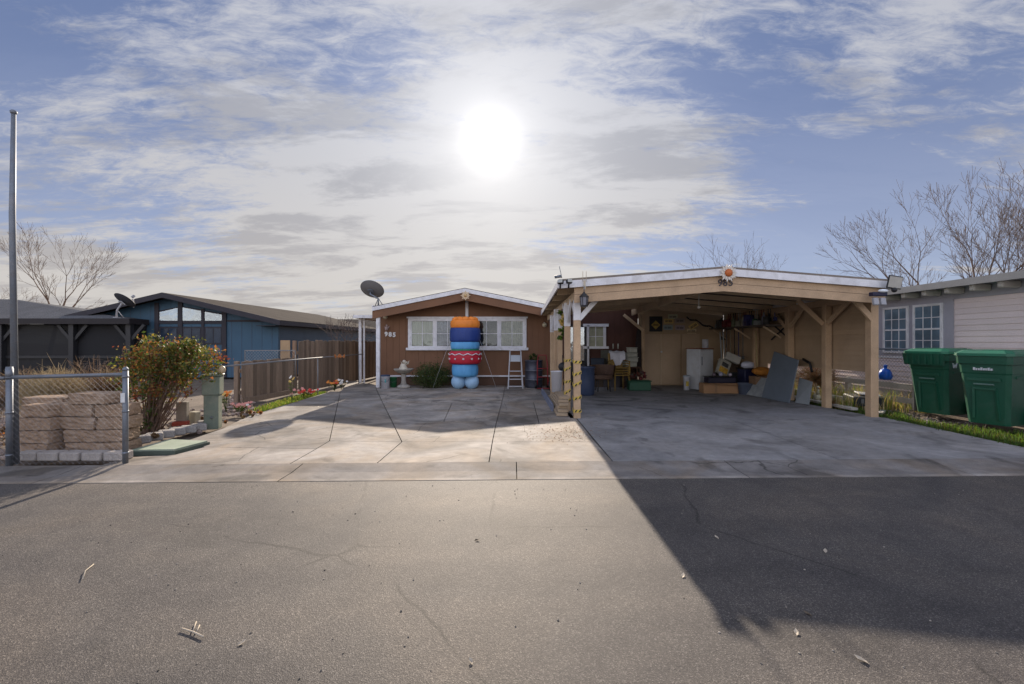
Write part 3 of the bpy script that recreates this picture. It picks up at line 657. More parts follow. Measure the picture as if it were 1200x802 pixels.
# ============================================================= LEFT NEIGHBOUR: blue house and screened porch
bh = thing('blue_house', 'blue gabled house with dark trim and three clerestory windows on the left', 'house', (-13.4, 18, 0))
BP, BY, BT, BS = -13.4, 18.0, 3.30, .235
bx0, bx1 = -17.5, -9.25
m = MB(); m.extr([(bx0, BY, 0), (bx1, BY, 0), (bx1, BY, BT-.12-BS*(bx1-BP)), (BP, BY, BT-.12), (bx0, BY, BT-.12-BS*(BP-bx0))], (0, .1, 0)); m.build('front_wall', blue_s, bh)
q = MB(); x = bx0
while x < bx1: q.b2(x, x+.02, BY-.006, BY, 0, BT-.2-BS*abs(x-BP)); x += .4
q.build('panel_batten', blue_d, bh)
MB().b2(bx1-.1, bx1, BY+.1, 31, 0, 2.25).build('side_wall', blue_d, bh); MB().b2(bx0, bx0+.1, BY+.1, 31, 0, 2.25).build('side_wall', blue_d, bh)
q = MB(); 
for s in (-1, 1):
    xe = BP+s*4.5
    q.extr([(BP, 17.45, BT), (xe, 17.45, BT-4.5*BS), (xe, 17.45, BT-4.5*BS-.06), (BP, 17.45, BT-.06)], (0, 14, 0))
q.build('roof', shingle_b, bh)
for s in (-1, 1):
    xe = BP+s*4.52
    MB().extr([(BP, 17.42, BT+.0), (xe, 17.42, BT-4.52*BS), (xe, 17.42, BT-4.52*BS-.2), (BP, 17.42, BT-.2)], (0, .028, 0)).build('rake_board', slate, bh)
    MB().b2(xe-.02, xe+.02, 17.45, 31.4, BT-4.52*BS-.19, BT-4.52*BS-.02).build('eave_board', slate, bh)
MB().b2(bx1-.6, bx1+.15, 17.5, 31, 2.02, 2.04).build('soffit', slate, bh)
yw = BY-.04
for a in (183.5, 211, 262.5): MB().b2(XW(a-2.5, yw), XW(a+2.5, yw), BY-.05, BY-.008, 0, BT-.2-BS*abs(XW(a, yw)-BP)).build('trim_post', slate, bh)
MB().b2(XW(237.5, yw)-.05, XW(237.5, yw)+.05, BY-.045, BY-.008, 0, ZW(362, yw)).build('trim_post', slate, bh)
MB().b2(XW(186, yw), XW(260, yw), BY-.03, BY-.007, ZW(377, yw)-.09, ZW(377, yw)).build('transom_trim', slate, bh)
MB().b2(XW(263, yw), bx1, BY-.02, BY-.007, ZW(375, yw)-.08, ZW(375, yw)).build('band_trim', slate, bh)
for a, b, t0, t1 in ((187, 208, 366, 361), (214, 235.5, 360.5, 364.5), (240, 260, 365.5, 369)):
    z0 = ZW(376, yw); za = ZW(t0, yw); zb = ZW(t1, yw)
    fr = MB().extr([(XW(a-1.5, yw), BY-.03, z0-.04), (XW(b+1.5, yw), BY-.03, z0-.04), (XW(b+1.5, yw), BY-.03, zb+.05), (XW(a-1.5, yw), BY-.03, za+.05)], (0, .02, 0)).build('window', slate, bh)
    MB().extr([(XW(a, yw), BY-.04, z0), (XW(b, yw), BY-.04, z0), (XW(b, yw), BY-.04, zb), (XW(a, yw), BY-.04, za)], (0, .006, 0)).build('pane', glass_m, fr)
    fr = MB().b2(XW(a-1, yw), XW(b+1, yw), BY-.03, BY-.01, ZW(404, yw), ZW(383, yw)).build('window', slate, bh)
    MB().b2(XW(a+1.2, yw), XW((a+b)/2-.6, yw), BY-.04, BY-.034, ZW(402, yw), ZW(385, yw)).b2(XW((a+b)/2+.6, yw), XW(b-1.2, yw), BY-.04, BY-.034, ZW(402, yw), ZW(385, yw)).build('pane', mat('dark_pane', (.025, .04, .065), .15, .4, 2, spec=.25), fr)

ph = thing('screened_porch', 'black screened porch with low hipped shingle roof on the far left', 'porch', (-17, 13, 0))
q = MB(); ex0, ex1, ey0, ey1, eh = -46, -14.3, 17.0, 17.9, 2.27
r0_, r1_ = (-46, 20, 3.28), (-21.9, 20, 3.28)
q.add([(ex0, ey0, eh), (ex1, ey0, eh), (ex1, ey1, eh), (ex0, ey1, eh), r0_, r1_], [(0, 1, 5, 4), (1, 2, 5), (2, 3, 4, 5)]) if 0 else q.add([(ex0, ey0, eh), (ex1, ey0, eh), (-16, 20.5, eh+.2), (ex0, 24, eh), r0_, r1_], [(0, 1, 5, 4), (1, 2, 5), (2, 3, 4, 5)])
q.add([(ex0, ey0, eh-.04), (ex1, ey0, eh-.04), (ex1, ey1, eh-.04), (ex0, ey1, eh-.04)], [(0, 1, 2, 3)])
q.build('roof', mat('grey_shingle', (.12, .12, .125), 1.0, .15, 1.2, .4, 30, spec=.03, bump=.5, isl=0), ph)
MB().b2(ex0, ex1+.03, ey0-.03, ey0-.002, eh-.2, eh+.01).b2(ex1+.002, ex1+.03, ey0, ey1, eh-.2, eh+.01).build('eave_board', mat('black_brown_trim', (.02, .016, .018), .6), ph)
for x in (-14.45, -16.6, -19.3, -22, -25): 
    MB().b2(x-.09, x+.09, 17.12, 17.3, 0, 2.08).build('post', blackmetal, ph)
    if x > -27:
        for s in (-1, 1): MB().bar((x, 17.2, 1.4), (x+s*.55, 17.2, 2.05), .06, .11).build('brace', blackmetal, ph)
MB().b2(-30, -14.4, 17.32, 17.33, 0, 2.08).build('screen', mat_screen('black_screen', (.012, .012, .014), .10), ph)
MB().b2(-14.42, -14.41, 17.34, 17.95, 0, 2.08).build('side_screen', mat_screen('black_screen_side', (.015, .015, .017), .3), ph)
MB().b2(-30, -14.5, 17.26, 17.31, .78, .88).build('rail', blackmetal, ph); MB().b2(-30, -14.5, 17.26, 17.31, 0, .2).build('rail', blackmetal, ph)

# distant houses seen between the two homes
t = thing('grey_house', 'distant grey house with pale brown roof between the blue and brown houses', 'house', (-13, 40, 0))
MB().b2(-19, -9, 40, 48, 0, 2.3).build('wall', blue_d, t)
MB().extr([(-19.4, 39.6, 2.3), (-19.4, 48.4, 2.3), (-19.4, 44, 3.6)], (10.8, 0, 0)).build('roof', shingle_b, t)
MB().b2(-13, -11.8, 39.95, 39.99, 1, 2).build('window', glass_d, t)

# ============================================================= LEFT FENCES
rnd = random.Random(3)
def pickets(name, label, a, b, h, wd=.14, rails=(.25, .75), gap=.006, posts=True):
    a = Vector(a).to_3d(); b = Vector(b).to_3d(); L = (b-a).length; d = (b-a)/L; n = Vector((d.y, -d.x, 0)); t = thing(name, label, 'fence', tuple(a))
    q = MB(); k = int(L/wd); ang = math.atan2(d.y, d.x)
    for i in range(k):
        c = a+d*(i+.5)*wd; hh = h*(1+rnd.uniform(-.018, .018)); q.box((c.x, c.y, hh/2-.02), (wd-gap, .018, hh), (rnd.uniform(-.012, .012), rnd.uniform(-.01, .01), ang+rnd.uniform(-.02, .02)), .002)
    q.build('pickets', pine, t)
    q = MB()
    for r in rails: q.bar(tuple(a-n*.05+Vector((0, 0, h*r))), tuple(b-n*.05+Vector((0, 0, h*r))), .04, .085)
    q.build('rails', pine, t)
    i = 0.0
    while i <= L+.1 and posts:
        c = a+d*i-n*.11; MB().b2(c.x-.045, c.x+.045, c.y-.045, c.y+.045, 0, h-.02).build('post', pine, t); i += 2.4
pickets('wood_fence', 'low weathered brown picket fence in front of the blue house corner', (-6.15, 10.35), (-6.0, 12.7), .98, .135)
pickets('wood_fence', 'taller weathered board fence running back beside the white awning posts', (-5.98, 12.75), (-5.5, 20.5), 1.46, .14)
MB().bar((-6.12, 10.3, .06), (-5.9, 12.6, .06), .05, .12).build('fence_kick_board', pine).name = 'base_board'
tag(bpy.data.objects['base_board'], 'weathered base board lying along the foot of the low picket fence', 'board')
def chainlink(parent, a, b, z0, z1, sp=.065, r=.0011, name='mesh'):
    a = Vector(a).to_3d(); b = Vector(b).to_3d(); L = (b-a).length; d = (b-a)/L; n = Vector((-d.y, d.x, 0)); hgt = z1-z0; q = MB()
    def pt(s, z, o): return a+d*s+Vector((0, 0, z0+z))+n*o
    k = -hgt
    while k < L:
        for sg in (1, -1):
            if sg > 0: s0, za, s1, zb = k, 0, k+hgt, hgt
            else: s0, za, s1, zb = k, hgt, k+hgt, 0
            if s0 < 0: f = -s0/hgt; za = za+(zb-za)*f; s0 = 0
            if s1 > L: f = (s1-L)/(s1-s0); zb = zb-(zb-za)*f; s1 = L
            if s1-s0 > .01: q.tube([pt(s0, za, .002*sg), pt(s1, zb, .002*sg)], r, 3, cap=False)
        k += sp
    return q.build(name, wire_m, parent, fix=False)
cf = thing('chain_link_fence', 'short chain link fence panel with grey steel posts in front of the stacked blocks', 'fence', (-5.0, 5.2, 0))
pL = G(11, 546); pR = G(147, 543)
MB().tube([(pL[0], pL[1], -.05), (pL[0], pL[1], 1.12)], .031, 12).tube([(pL[0], pL[1], .98), (pL[0], pL[1], 1.10)], .035, 12).build('post', galv, cf)
MB().tube([(pR[0], pR[1], -.05), (pR[0], pR[1], 1.08)], .029, 12).lathe([(.031, 0), (.031, .02), (.012, .045)], (pR[0], pR[1], 1.07), 12).build('post', galv, cf)
MB().tube([(pL[0], pL[1], 1.0), (pR[0], pR[1], 1.025)], .022, 10).build('top_rail', galv, cf)
for z in (.12, .6, 1.0):
    for p, r in ((pL, .034), (pR, .032)): MB().lathe([(r, -.012), (r+.002, 0), (r, .012)], (p[0], p[1], z), 12).build('tension_band', galv, cf)
chainlink(cf, (pL[0]+.03, pL[1]), (pR[0]-.03, pR[1]), .0, 1.0)
MB().box((pR[0]+.0, pR[1]-.037, .76), (.05, .003, .11), (0, 0, 0)).build('sticker', mat('silver_sticker', (.6, .6, .6), .4), cf)
cf2 = thing('chain_link_fence', 'chain link fence running out of the frame behind the tall pole on the left', 'fence', (-6.2, 5.2, 0))
MB().tube([(pL[0]-.05, pL[1], .99), (-9.0, 5.1, .99)], .02, 8).build('top_rail', galv, cf2); chainlink(cf2, (-8.2, 5.15), (pL[0]-.04, pL[1]), 0, .99)
fl = MB().tube([(pL[0]-.01, pL[1]+.075, 0), W(14.5, 250, 5.28)+Vector((0, 0, 0)), W(16, 134, 5.28)], [.034, .030, .022], 12).lathe([(.022, 0), (.03, .01), (.034, .03), (.02, .045), (.001, .05)], tuple(W(16, 134, 5.28)), 12).build('steel_pole', galv)
tag(fl, 'tall thin galvanised pole rising beside the left fence post', 'pole')
# rail along the left edge of the driveway
rl = thing('pipe_rail', 'thin galvanised pipe rail in front of the wooden fence along the driveway', 'rail', (-5.1, 12, 0))
q = MB().tube([(-4.95, 7.6, .98), (-5.1, 11.5, .985), (-5.06, 15.4, .99)], .016, 8).build('rail', rail_m, rl)
for y in (12.0, 15.2): MB().tube([(-5.12, y, 0), (-5.12, y, .98)], .014, 8).build('post', rail_m, rl)
t = thing('gate_panel', 'chain link gate panel showing above the low picket fence', 'gate', (-7, 12.4, 0))
a, b, z0, z1 = XW(287, 12.5), XW(346, 12.5), .35, ZW(411, 12.5)
MB().tube([(a, 12.5, z0), (a, 12.5, z1), (b, 12.5, z1), (b, 12.5, z0)], .016, 6).build('frame', rail_m, t); chainlink(t, (a, 12.5), (b-.02, 12.5), z0, z1, .085, .0018)
bd = MB().b2(XW(329, 12.62), XW(340, 12.62), 12.6, 12.63, .5, ZW(399, 12.6)).build('plywood_piece', mat('fresh_plywood', (.38, .26, .15), .8)); tag(bd, 'small light brown board standing above the gate panel beside the taller fence', 'board')

# ============================================================= LEFT YARD
stack = [  # (px centre, row, depth, length, yaw)
]
bl_i = 0
def ablock(x, y, z, L, D, Hh, yaw, lab, tilt=0):
    q = MB(); bm = bmesh.new(); bmesh.ops.create_cube(bm, size=1)
    bmesh.ops.subdivide_edges(bm, edges=bm.edges[:], cuts=5, use_grid_fill=True)
    r = random.Random(int(x*991+z*77+y*13))
    for v in bm.verts:
        c = v.co; k = .96 if (abs(c.x) > .49)+(abs(c.y) > .49)+(abs(c.z) > .49) >= 2 else 1
        v.co = Vector((c.x*L*k+r.uniform(-.008, .008), c.y*D*k+r.uniform(-.009, .009), c.z*Hh*(.93 if k < 1 else .99)+r.uniform(-.004, .004)))
    q.frombm(bm, None)
    o = q.build('retaining_block', block, origin=(0, 0, -Hh/2)); o.location = (x, y, z); o.rotation_euler = (0, tilt, yaw)
    return tag(o, lab, 'concrete block', 'stacked retaining wall blocks behind the chain link panel')
hgt = .155; Y5 = 5.72
cols = [(45, 4, .22, .25, R(8), 'in the leftmost column of the block stack'), (66, 4, .24, .3, R(-14), 'in the second column from the left of the block stack'), (100, 4, .50, .28, R(-3), 'in the wide middle column of the block stack'), (141, 4, .38, .28, R(10), 'in the right column, behind the fence post')]
ordn = ['lowest block', 'second block from the bottom', 'third block from the bottom', 'fourth block from the bottom']
for ci, (px, n, L, D, yaw, lab) in enumerate(cols):
    for k in range(n):
        y = 5.70+ci*.03; x = XW(px, y)+random.uniform(-.02, .02)+(.10*(3-k)/3 if ci == 2 else 0)
        ablock(x, y+random.uniform(-.02, .02), k*(hgt+.002), L*random.uniform(.92, 1.02), D, hgt, yaw+R(random.uniform(-6, 6)), ordn[k]+', '+lab)
ablock(XW(114, 5.75), 5.75, 4*(hgt+.002), .50, .3, .14, R(-4), 'reddish block lying highest on top of the block stack')
ablock(XW(62, 6.1), 6.1, 4*(hgt+.002)-.05, .52, .3, .10, R(3), 'flat block laid across the back of the two left columns')
# curb blocks under the mesh
for i in range(5):
    x = XW(28+i*26, 5.34); q = MB().box((0, 0, .05), (.235, .16, .10), (0, 0, 0), .012)
    o = q.build('curb_stone', mat('pale_curb_stone', (.38, .34, .31), .9, .2, 6, .2, 60, bump=.9), origin=(0, 0, 0)); o.location = (x, 5.42, 0); o.rotation_euler = (0, 0, R(random.uniform(-5, 5)))
    tag(o, ['first', 'second', 'third', 'fourth', 'fifth'][i]+' pale curb stone from the left under the chain link panel', 'curb stone', 'curb stones under the chain link panel')
for i, (px, py) in enumerate(((166, 519), (181, 515.5), (195, 512), (208, 509), (221, 506.5), (233, 504), (240, 500))):
    x, y = G(px, py); q = MB().box((0, 0, .045), (.2, .16, .11), (0, 0, 0), .02, seg=2)
    o = q.build('edging_stone', stone, origin=(0, 0, 0)); o.location = (x, y, 0); o.rotation_euler = (0, R(random.uniform(-3, 3)), R(40+random.uniform(-9, 9)))
    tag(o, ['nearest', 'second nearest', 'third nearest', 'middle', 'third farthest', 'second farthest', 'farthest'][i]+' grey edging stone in the curved row beside the big bush', 'edging stone', 'edging stones beside the bush')
x, y = G(212, 500); o = MB().box((x, y, .05), (.22, .12, .07), (0, 0, R(20)), .008).build('brick', mat('brick_red', (.34, .07, .045), .85, .2, 9, .1)); tag(o, 'single red brick lying behind the edging stones', 'brick')
# leafy bush
lm = [mat_leaf('dark_leaf', (.035, .05, .014)), mat_leaf('olive_leaf', (.085, .09, .022)), mat_leaf('green_leaf', (.06, .10, .02)), mat_leaf('yellow_green_leaf', (.17, .15, .035)), mat_leaf('rust_leaf', (.22, .09, .03)), mat_leaf('red_leaf', (.13, .035, .022))]
def bush(name, label, cat, base, blobs, mats, leaf, stems, sh, seed, spread=.5, bk_=None, group=None):
    random.seed(seed); t = thing(name, label, cat, base, group); q = MB(); B = Vector(base)
    for i in range(stems):
        a = random.uniform(0, 6.28); s = random.uniform(.1, 1)*spread; p0 = B+Vector((random.uniform(-.1, .1), random.uniform(-.08, .08), -.02)); c, rr, _ = random.choice(blobs)
        e = Vector(c)+Vector((random.uniform(-1, 1)*rr[0]*.8, random.uniform(-1, 1)*rr[1]*.8, random.uniform(-.7, .6)*rr[2]))
        md = p0.lerp(e, .5)+Vector((random.uniform(-.08, .08), random.uniform(-.08, .08), sh*random.uniform(-.05, .08)))
        r = random.uniform(.006, .016); q.tube([p0, p0.lerp(md, .6), md, e], [r, r*.8, r*.6, r*.25], 5, cap=False)
    q.build('branches', bk_ or bark2, t, fix=False)
    q = MB()
    for c, rr, n in blobs: leafblob(q, c, rr, n, leaf, len(mats))
    q.build('foliage', mats, t, fix=False); return t
bx, by = G(178, 507)
bush('leafy_bush', 'big green and rust leafed bush leaning toward the utility pedestal', 'bush', (bx, by, 0),
     [((bx+.10, by+.1, 1.10), (.54, .44, .36), 3800), ((bx+.50, by+.1, 1.08), (.46, .40, .33), 3000), ((bx-.15, by+.1, .78), (.42, .38, .30), 1200), ((bx+.30, by, .72), (.40, .35, .22), 700), ((bx+.08, by, 1.42), (.16, .15, .16), 160), ((bx-.1, by+.0, .25), (.35, .3, .22), 420), ((bx+.5, by+.1, 1.32), (.2, .15, .1), 200)], lm, .046, 90, .4, 5)
tanm = [mat('straw', (.30, .21, .10), .8, .2, 8), mat('pale_straw', (.40, .31, .17), .8, .2, 8), mat('brown_stalk', (.17, .10, .05), .8, .2, 8)]
b2x, b2y = G(68, 504)
def tumble(name, label, c, r, n, mats, th=.0035, up=.4):
    q = MB(); c = Vector(c)
    for i in range(n):
        d = Vector((random.gauss(0, 1), random.gauss(0, 1), random.gauss(up, .8))).normalized(); o = d.orthogonal()*random.uniform(-.5, .5)
        q.tube([c+d*r*.05, c+d*r*.5+o*r*.15, c+(d+o*.5).normalized()*r*random.uniform(.7, 1.05)], [th, th*.8, th*.4], 3, random.randrange(len(mats)), cap=False)
        for k in range(3):
            p = c+d*r*random.uniform(.35, .9); e = p+Vector((random.gauss(0, 1), random.gauss(0, 1), random.gauss(.3, 1)))*r*.14; q.tube([p, e], [th*.5, th*.3], 3, random.randrange(len(mats)), cap=False)
    return tag(q.build(name, mats, fix=False), label, 'dry shrub')
random.seed(11)
tumble('dry_shrub', 'pale straw coloured dry shrub behind the chain link panel', (XW(64, 6.7), 6.7, .55), .50, 900, tanm[:2]+[tanm[1]])
tumble('dry_shrub', 'rusty brown dry shrub between the straw shrub and the big bush', (XW(128, 7.2), 7.2, .60), .42, 420, [lm[4], tanm[2], tanm[0]])
tumble('dry_shrub', 'low dark dry shrub at the far left edge behind the fence', (XW(4, 7.2), 7.2, .4), .42, 300, [tanm[2], bark])
tumble('dry_shrub', 'wide olive brown shrub between the straw shrub and the black porch', (XW(95, 10), 10, .25), .6, 320, [lm[1], tanm[2], lm[4]], .005)
tumble('dry_shrub', 'low brown shrub beside the pole in front of the black porch', (XW(28, 11), 11, .25), .6, 300, [tanm[2], tanm[0], bark], .005)
tumble('dry_shrub', 'bare twiggy shrub in front of the black screened porch', (XW(108, 9), 9, .45), .7, 70, [tanm[2], bark], .006, 1.1)
random.seed(12)
q = MB(); leafblob(q, (XW(30, 6.6), 6.6, .05), (.9, .8, .12), 500, .05, 3); leafblob(q, (XW(150, 6.4), 6.4, .05), (.7, .6, .06), 500, .05, 3); leafblob(q, (XW(262, 8.2), 8.3, .04), (.5, .9, .05), 500, .05, 3)
tag(q.build('leaf_litter', [lm[4], tanm[2], tanm[0]], fix=False), 'fallen brown leaves over the bed beside the driveway', 'leaf litter', kind='stuff')
q = MB(); r = random.Random(4)
for i in range(420):
    u = r.random(); 
    if u < .35: px, py = r.uniform(262, 300), r.uniform(462, 487)
    elif u < .7: px, py = r.uniform(0, 60), r.uniform(480, 538)
    else: px, py = r.uniform(150, 240), r.uniform(478, 508)
    x, y = G(px, py); q.ball((x, y, 0), r.uniform(.02, .07), 0, 1, .25, (1, .8, .6), False)
tag(q.build('rocks', mat('loose_rock', (.26, .20, .17), .9, .25, 5, .2, 60, bump=.6, isl=.3), fix=False), 'small loose rocks scattered over the planting bed', 'rocks', kind='stuff')
# pedestal
t = thing('utility_pedestal', 'grey green metal utility pedestal with wider capped top beside the driveway', 'utility box', (G(250, 502)[0], G(250, 502)[1], 0))
x, y = G(249.5, 501); a_ = R(18)
MB().box((x, y, .26), (.21, .21, .56), (0, 0, a_), .01).build('base', pedg, t); MB().box((x, y, .69), (.25, .25, .30), (0, 0, a_), .01).box((x, y-.0, .545), (.23, .23, .02), (0, 0, a_)).build('box', pedg, t)
MB().box((x, y, .86), (.28, .28, .035), (0, 0, a_), .01).build('cap', pedg, t); MB().ball((x+.05, y-.11, .18), .018).build('lock', galv, t)
o = MB().ball((XW(258, y), y+.02, ZW(433.5, y)), .072).lathe([(.03, -.09), (.025, -.05)], (XW(258, y), y+.02, ZW(433.5, y)), 10).build('globe_light', mat('amber_globe', (.60, .47, .30), .2, .15, 20)); tag(o, 'small amber glass globe on top of the utility pedestal', 'globe')
for px, lab, wd in ((214, 'short weathered wooden post between the bush and the utility pedestal', .16),):
    x, y = G(px, 499); tag(MB().box((x, y, .19), (wd, .09, .42), (0, 0, R(10)), .006).build('wooden_post', mat('grey_post', (.27, .24, .2), .85, .2, 4), origin=(x, y, 0)), lab, 'post')
x, y = G(228, 497); tag(MB().box((x, y, .10), (.14, .12, .22), (0, 0, R(-10)), .01).build('stone_piece', mat('cream_stone', (.42, .38, .29), .9, .2, 6)), 'cream stone block left of the utility pedestal', 'stone')
# utility lid
p4 = [G(*c) for c in ((150, 533), (205, 532), (246, 521), (198, 519))]
t = thing('vault_cover', 'pale green flat utility vault lid set beside the driveway edge', 'vault lid', (G(200, 527)[0], G(200, 527)[1], 0))
MB().prism(inset(p4, .0), -.02, .035).build('rim', mat('dark_green_rim', (.08, .1, .08), .8, .2, 5), t); MB().prism(inset(p4, .02), .036, .055).build('lid', mat('pale_green_lid', (.27, .32, .24), .75, .15, 4, .1, 60, tint=(.34, .33, .28), tamt=.6), t)
# grass strip
gm = [mat_leaf('bright_grass', (.11, .19, .02)), mat_leaf('mid_grass', (.07, .14, .02)), mat_leaf('yellow_grass', (.22, .22, .06)), mat_leaf('dry_grass', (.30, .24, .11))]
q = MB(); gp = [G(*c) for c in ((283, 489), (340, 473.5), (386, 459.3), (372, 459), (335, 467), (292, 480))]
grass(q, gp, 7000, .03, .09, 3, -.05, .008, 3)
tag(q.build('grass', gm[:3], fix=False), 'bright green grass strip between the driveway and the picket fence', 'grass', kind='stuff')
# artificial flowers
def flowers(label, px, py, pet, n=12, sp=.16, hh=.12, y=None, lf=True):
    x, y = G(px, py); t = thing('flower_bunch', label, 'flowers', (x, y, 0)); lv = MB()
    for i in range(n):
        c = Vector((x+random.gauss(0, sp*.55), y+random.gauss(0, sp*.4), hh+random.uniform(-.04, .07))); a = random.uniform(0, 1)
        q = MB(); mi = random.randrange(len(pet)); nrm = Vector((random.gauss(0, .4), -.6, .7)).normalized(); u = nrm.orthogonal().normalized(); v = nrm.cross(u); r = random.uniform(.035, .055)
        for k in range(6):
            an = 6.283*k/6+a; d = u*math.cos(an)+v*math.sin(an); s = nrm.cross(d); q.add([c, c+d*r*.6-s*r*.35+nrm*.01, c+d*r+nrm*.015, c+d*r*.6+s*r*.35+nrm*.01], [(0, 1, 2, 3)], mi)
        q.build('blossom', pet, t, fix=False)
        lv.tube([Vector((x, y, -.02)), c-nrm*.005], [.004, .003], 4, cap=False)
        for k in range(4):
            e = Vector((x, y, 0)).lerp(c, random.uniform(.4, .9)); d = Vector((random.gauss(0, 1), random.gauss(0, 1), .4)).normalized(); s = d.orthogonal().normalized(); lv.add([e, e+d*.03+s*.01, e+d*.06, e+d*.03-s*.01], [(0, 1, 2, 3)])
    lv.build('leaves', lm[2], t, fix=False)
pw, pr, pp, po, pyel = [mat(n, c, .6, .1, 9) for n, c in (('petal_ivory', (.7, .66, .6)), ('petal_red', (.6, .05, .03)), ('petal_pink', (.62, .27, .22)), ('petal_orange', (.65, .22, .04)), ('petal_yellow', (.62, .42, .12)))]
random.seed(21)
flowers('pink and white artificial flowers on the ground right of the utility pedestal', 279, 484, [pp, pw, pp], 18, .2, .12)
flowers('tall yellow artificial flowers behind the utility pedestal', 265, 482, [pyel, po], 10, .16, .35)
flowers('red and white artificial flowers at the middle of the grass strip', 356, 466, [pr, pr, pp], 22, .24, .14); flowers('white artificial flowers just right of the red ones on the grass strip', 364, 465, [pw], 8, .12, .12)
flowers('red artificial flowers at the far end of the grass strip by the taller fence', 392, 457.5, [pr, po], 16, .22, .2); flowers('white flowers just right of the far red flowers by the taller fence', 400, 456, [pw], 8, .12, .2)
flowers('single cream flower standing against the low picket fence', 342, 472, [pyel, pw], 4, .05, .52)
t = thing('rail_ornament', 'orange butterfly ornament fixed on the pipe rail near the taller fence', 'ornament', tuple(W(398, 420, 13)))
for px in (395, 401):
    c = W(px, 418, 13); q = MB()
    for s in (-1, 1): q.extr([c, c+Vector((s*.07, 0, .08)), c+Vector((s*.08, 0, .01)), c+Vector((s*.05, 0, -.05))], (0, .006, 0))
    q.build('wings', mat('rust_orange', (.35, .12, .03), .6), t)

# ============================================================= THINGS IN FRONT OF THE HOUSE
# generic inflatable decoration: no figure is drawn on it
inf = thing('inflatable_decoration', 'tall plain inflatable holiday column with orange top, blue bands and red knit band', 'inflatable', (XW(545, 13.75), 13.75, 0))
ix, iy = XW(545, 13.75), 13.75
def fab(n, c): return mat(n, c, .5, .12, 3, .05, spec=.4, bump=.9, bscale=9, stretch=(1.6, 1.6, .6))
def puff(name, z0, z1, r, m, bulge=.04, n=40, gore=.012, ng=12):
    q = MB(); pr = []; k = 10; vs = []; fs = []
    for i in range(k+1):
        t_ = i/k; rr = r+bulge*math.sin(math.pi*t_)**.6-(.03 if i in (0, k) else 0); z = z0+(z1-z0)*t_
        for j in range(n):
            a = 6.283*j/n; w_ = rr+gore*abs(math.cos(a*ng/2))-gore; vs.append((ix+w_*math.cos(a), iy+w_*math.sin(a), z))
    for i in range(k):
        for j in range(n): fs.append((i*n+j, i*n+(j+1) % n, (i+1)*n+(j+1) % n, (i+1)*n+j))
    fs.append(tuple(range(n-1, -1, -1))); fs.append(tuple(k*n+j for j in range(n)))
    return q.add(vs, fs, 0, True).build(name, m, inf)
navy, sky_b, pale_b, org, grn, redf = fab('navy_fabric', (.02, .05, .22)), fab('light_blue_fabric', (.11, .36, .66)), fab('pale_blue_fabric', (.33, .52, .72)), fab('orange_fabric', (.80, .24, .03)), fab('green_fabric', (.02, .22, .13)), fab('red_fabric', (.48, .02, .04))
for s in (-1, 1):
    q = MB(); q.ball((ix+s*.20, iy, .20), .23, sub=3, sc=(.95, 1, 1)); q.build('base_lobe', pale_b, inf)
puff('lower_band', .36, .78, .36, sky_b); rb = puff('knit_band', .74, 1.14, .445, redf, .05, 48); puff('collar_ring', 1.12, 1.22, .40, grn, .02); puff('middle_band', 1.18, 1.42, .42, sky_b, .02); puff('navy_band', 1.38, 1.84, .435, navy, .03)
tp = puff('top_band', 1.80, 2.06, .41, org, .04); q = MB()
for j in range(9):
    a = 6.283*j/9; q.ball((ix+.27*math.cos(a), iy+.27*math.sin(a), 2.07), .13, sub=2, sc=(1, 1, .7))
q.ball((ix, iy, 2.05), .3, sub=2, sc=(1, 1, .4)).build('scalloped_rim', org, tp)
zz = MB()
for j in range(24):
    a0, a1 = 6.283*j/24, 6.283*(j+1)/24; rr = .497; za, zb = (1.06, 1.01) if j % 2 else (1.01, 1.06)
    P = lambda a, z: Vector((ix+rr*math.cos(a), iy+rr*math.sin(a), z))
    zz.tube([P(a0, za), P(a1, zb)], .013, 5)
for j in range(12):
    a = 6.283*j/12
    for k in range(3):
        d = math.pi*k/3; zz.tube([P(a-.07*math.cos(d), .90-.03*math.sin(d)), P(a+.07*math.cos(d), .90+.03*math.sin(d))], .008, 4)
zz.build('knit_pattern', fab('white_fabric', (.7, .7, .72)), rb)
for s in (-1, 1): MB().tube([(ix+s*.45, iy, 1.45), (ix+s*.95, iy-.15, .01)], .004, 4).build('tether', fab('tether_white', (.5, .5, .5)), inf)
for nm_, z in (('seam', .74), ('seam', 1.39), ('seam', 1.83)):
    MB().lathe([(.40, z-.012), (.425, z), (.40, z+.012)], (ix, iy, 0), 36).build(nm_, navy, inf)
# birdbath with statue
t = thing('bird_bath', 'grey stone bird bath standing by the left corner of the brown house', 'bird bath', (XW(473, 13.9), 13.9, 0)); x, y = XW(473, 13.9), 13.9
stn = mat('weathered_cast_stone', (.33, .30, .26), .9, .25, 7, .2, 50, bump=.5)
MB().lathe([(.20, 0), (.21, .04), (.17, .08), (.10, .11)], (x, y, 0), 20).build('base', stn, t); MB().lathe([(.10, .11), (.075, .16), (.065, .28), (.085, .38), (.07, .43)], (x, y, 0), 20).build('pedestal', stn, t)
MB().lathe([(.07, .43), (.17, .46), (.26, .52), (.295, .56), (.30, .585), (.28, .585), (.22, .55), (.1, .53), (.001, .52)], (x, y, 0), 28).build('bowl', stn, t)
t = thing('garden_statue', 'small pale cherub statue sitting in the bird bath bowl', 'statue', (x, y, .52)); sm = mat('pale_statue', (.52, .47, .38), .85, .2, 10)
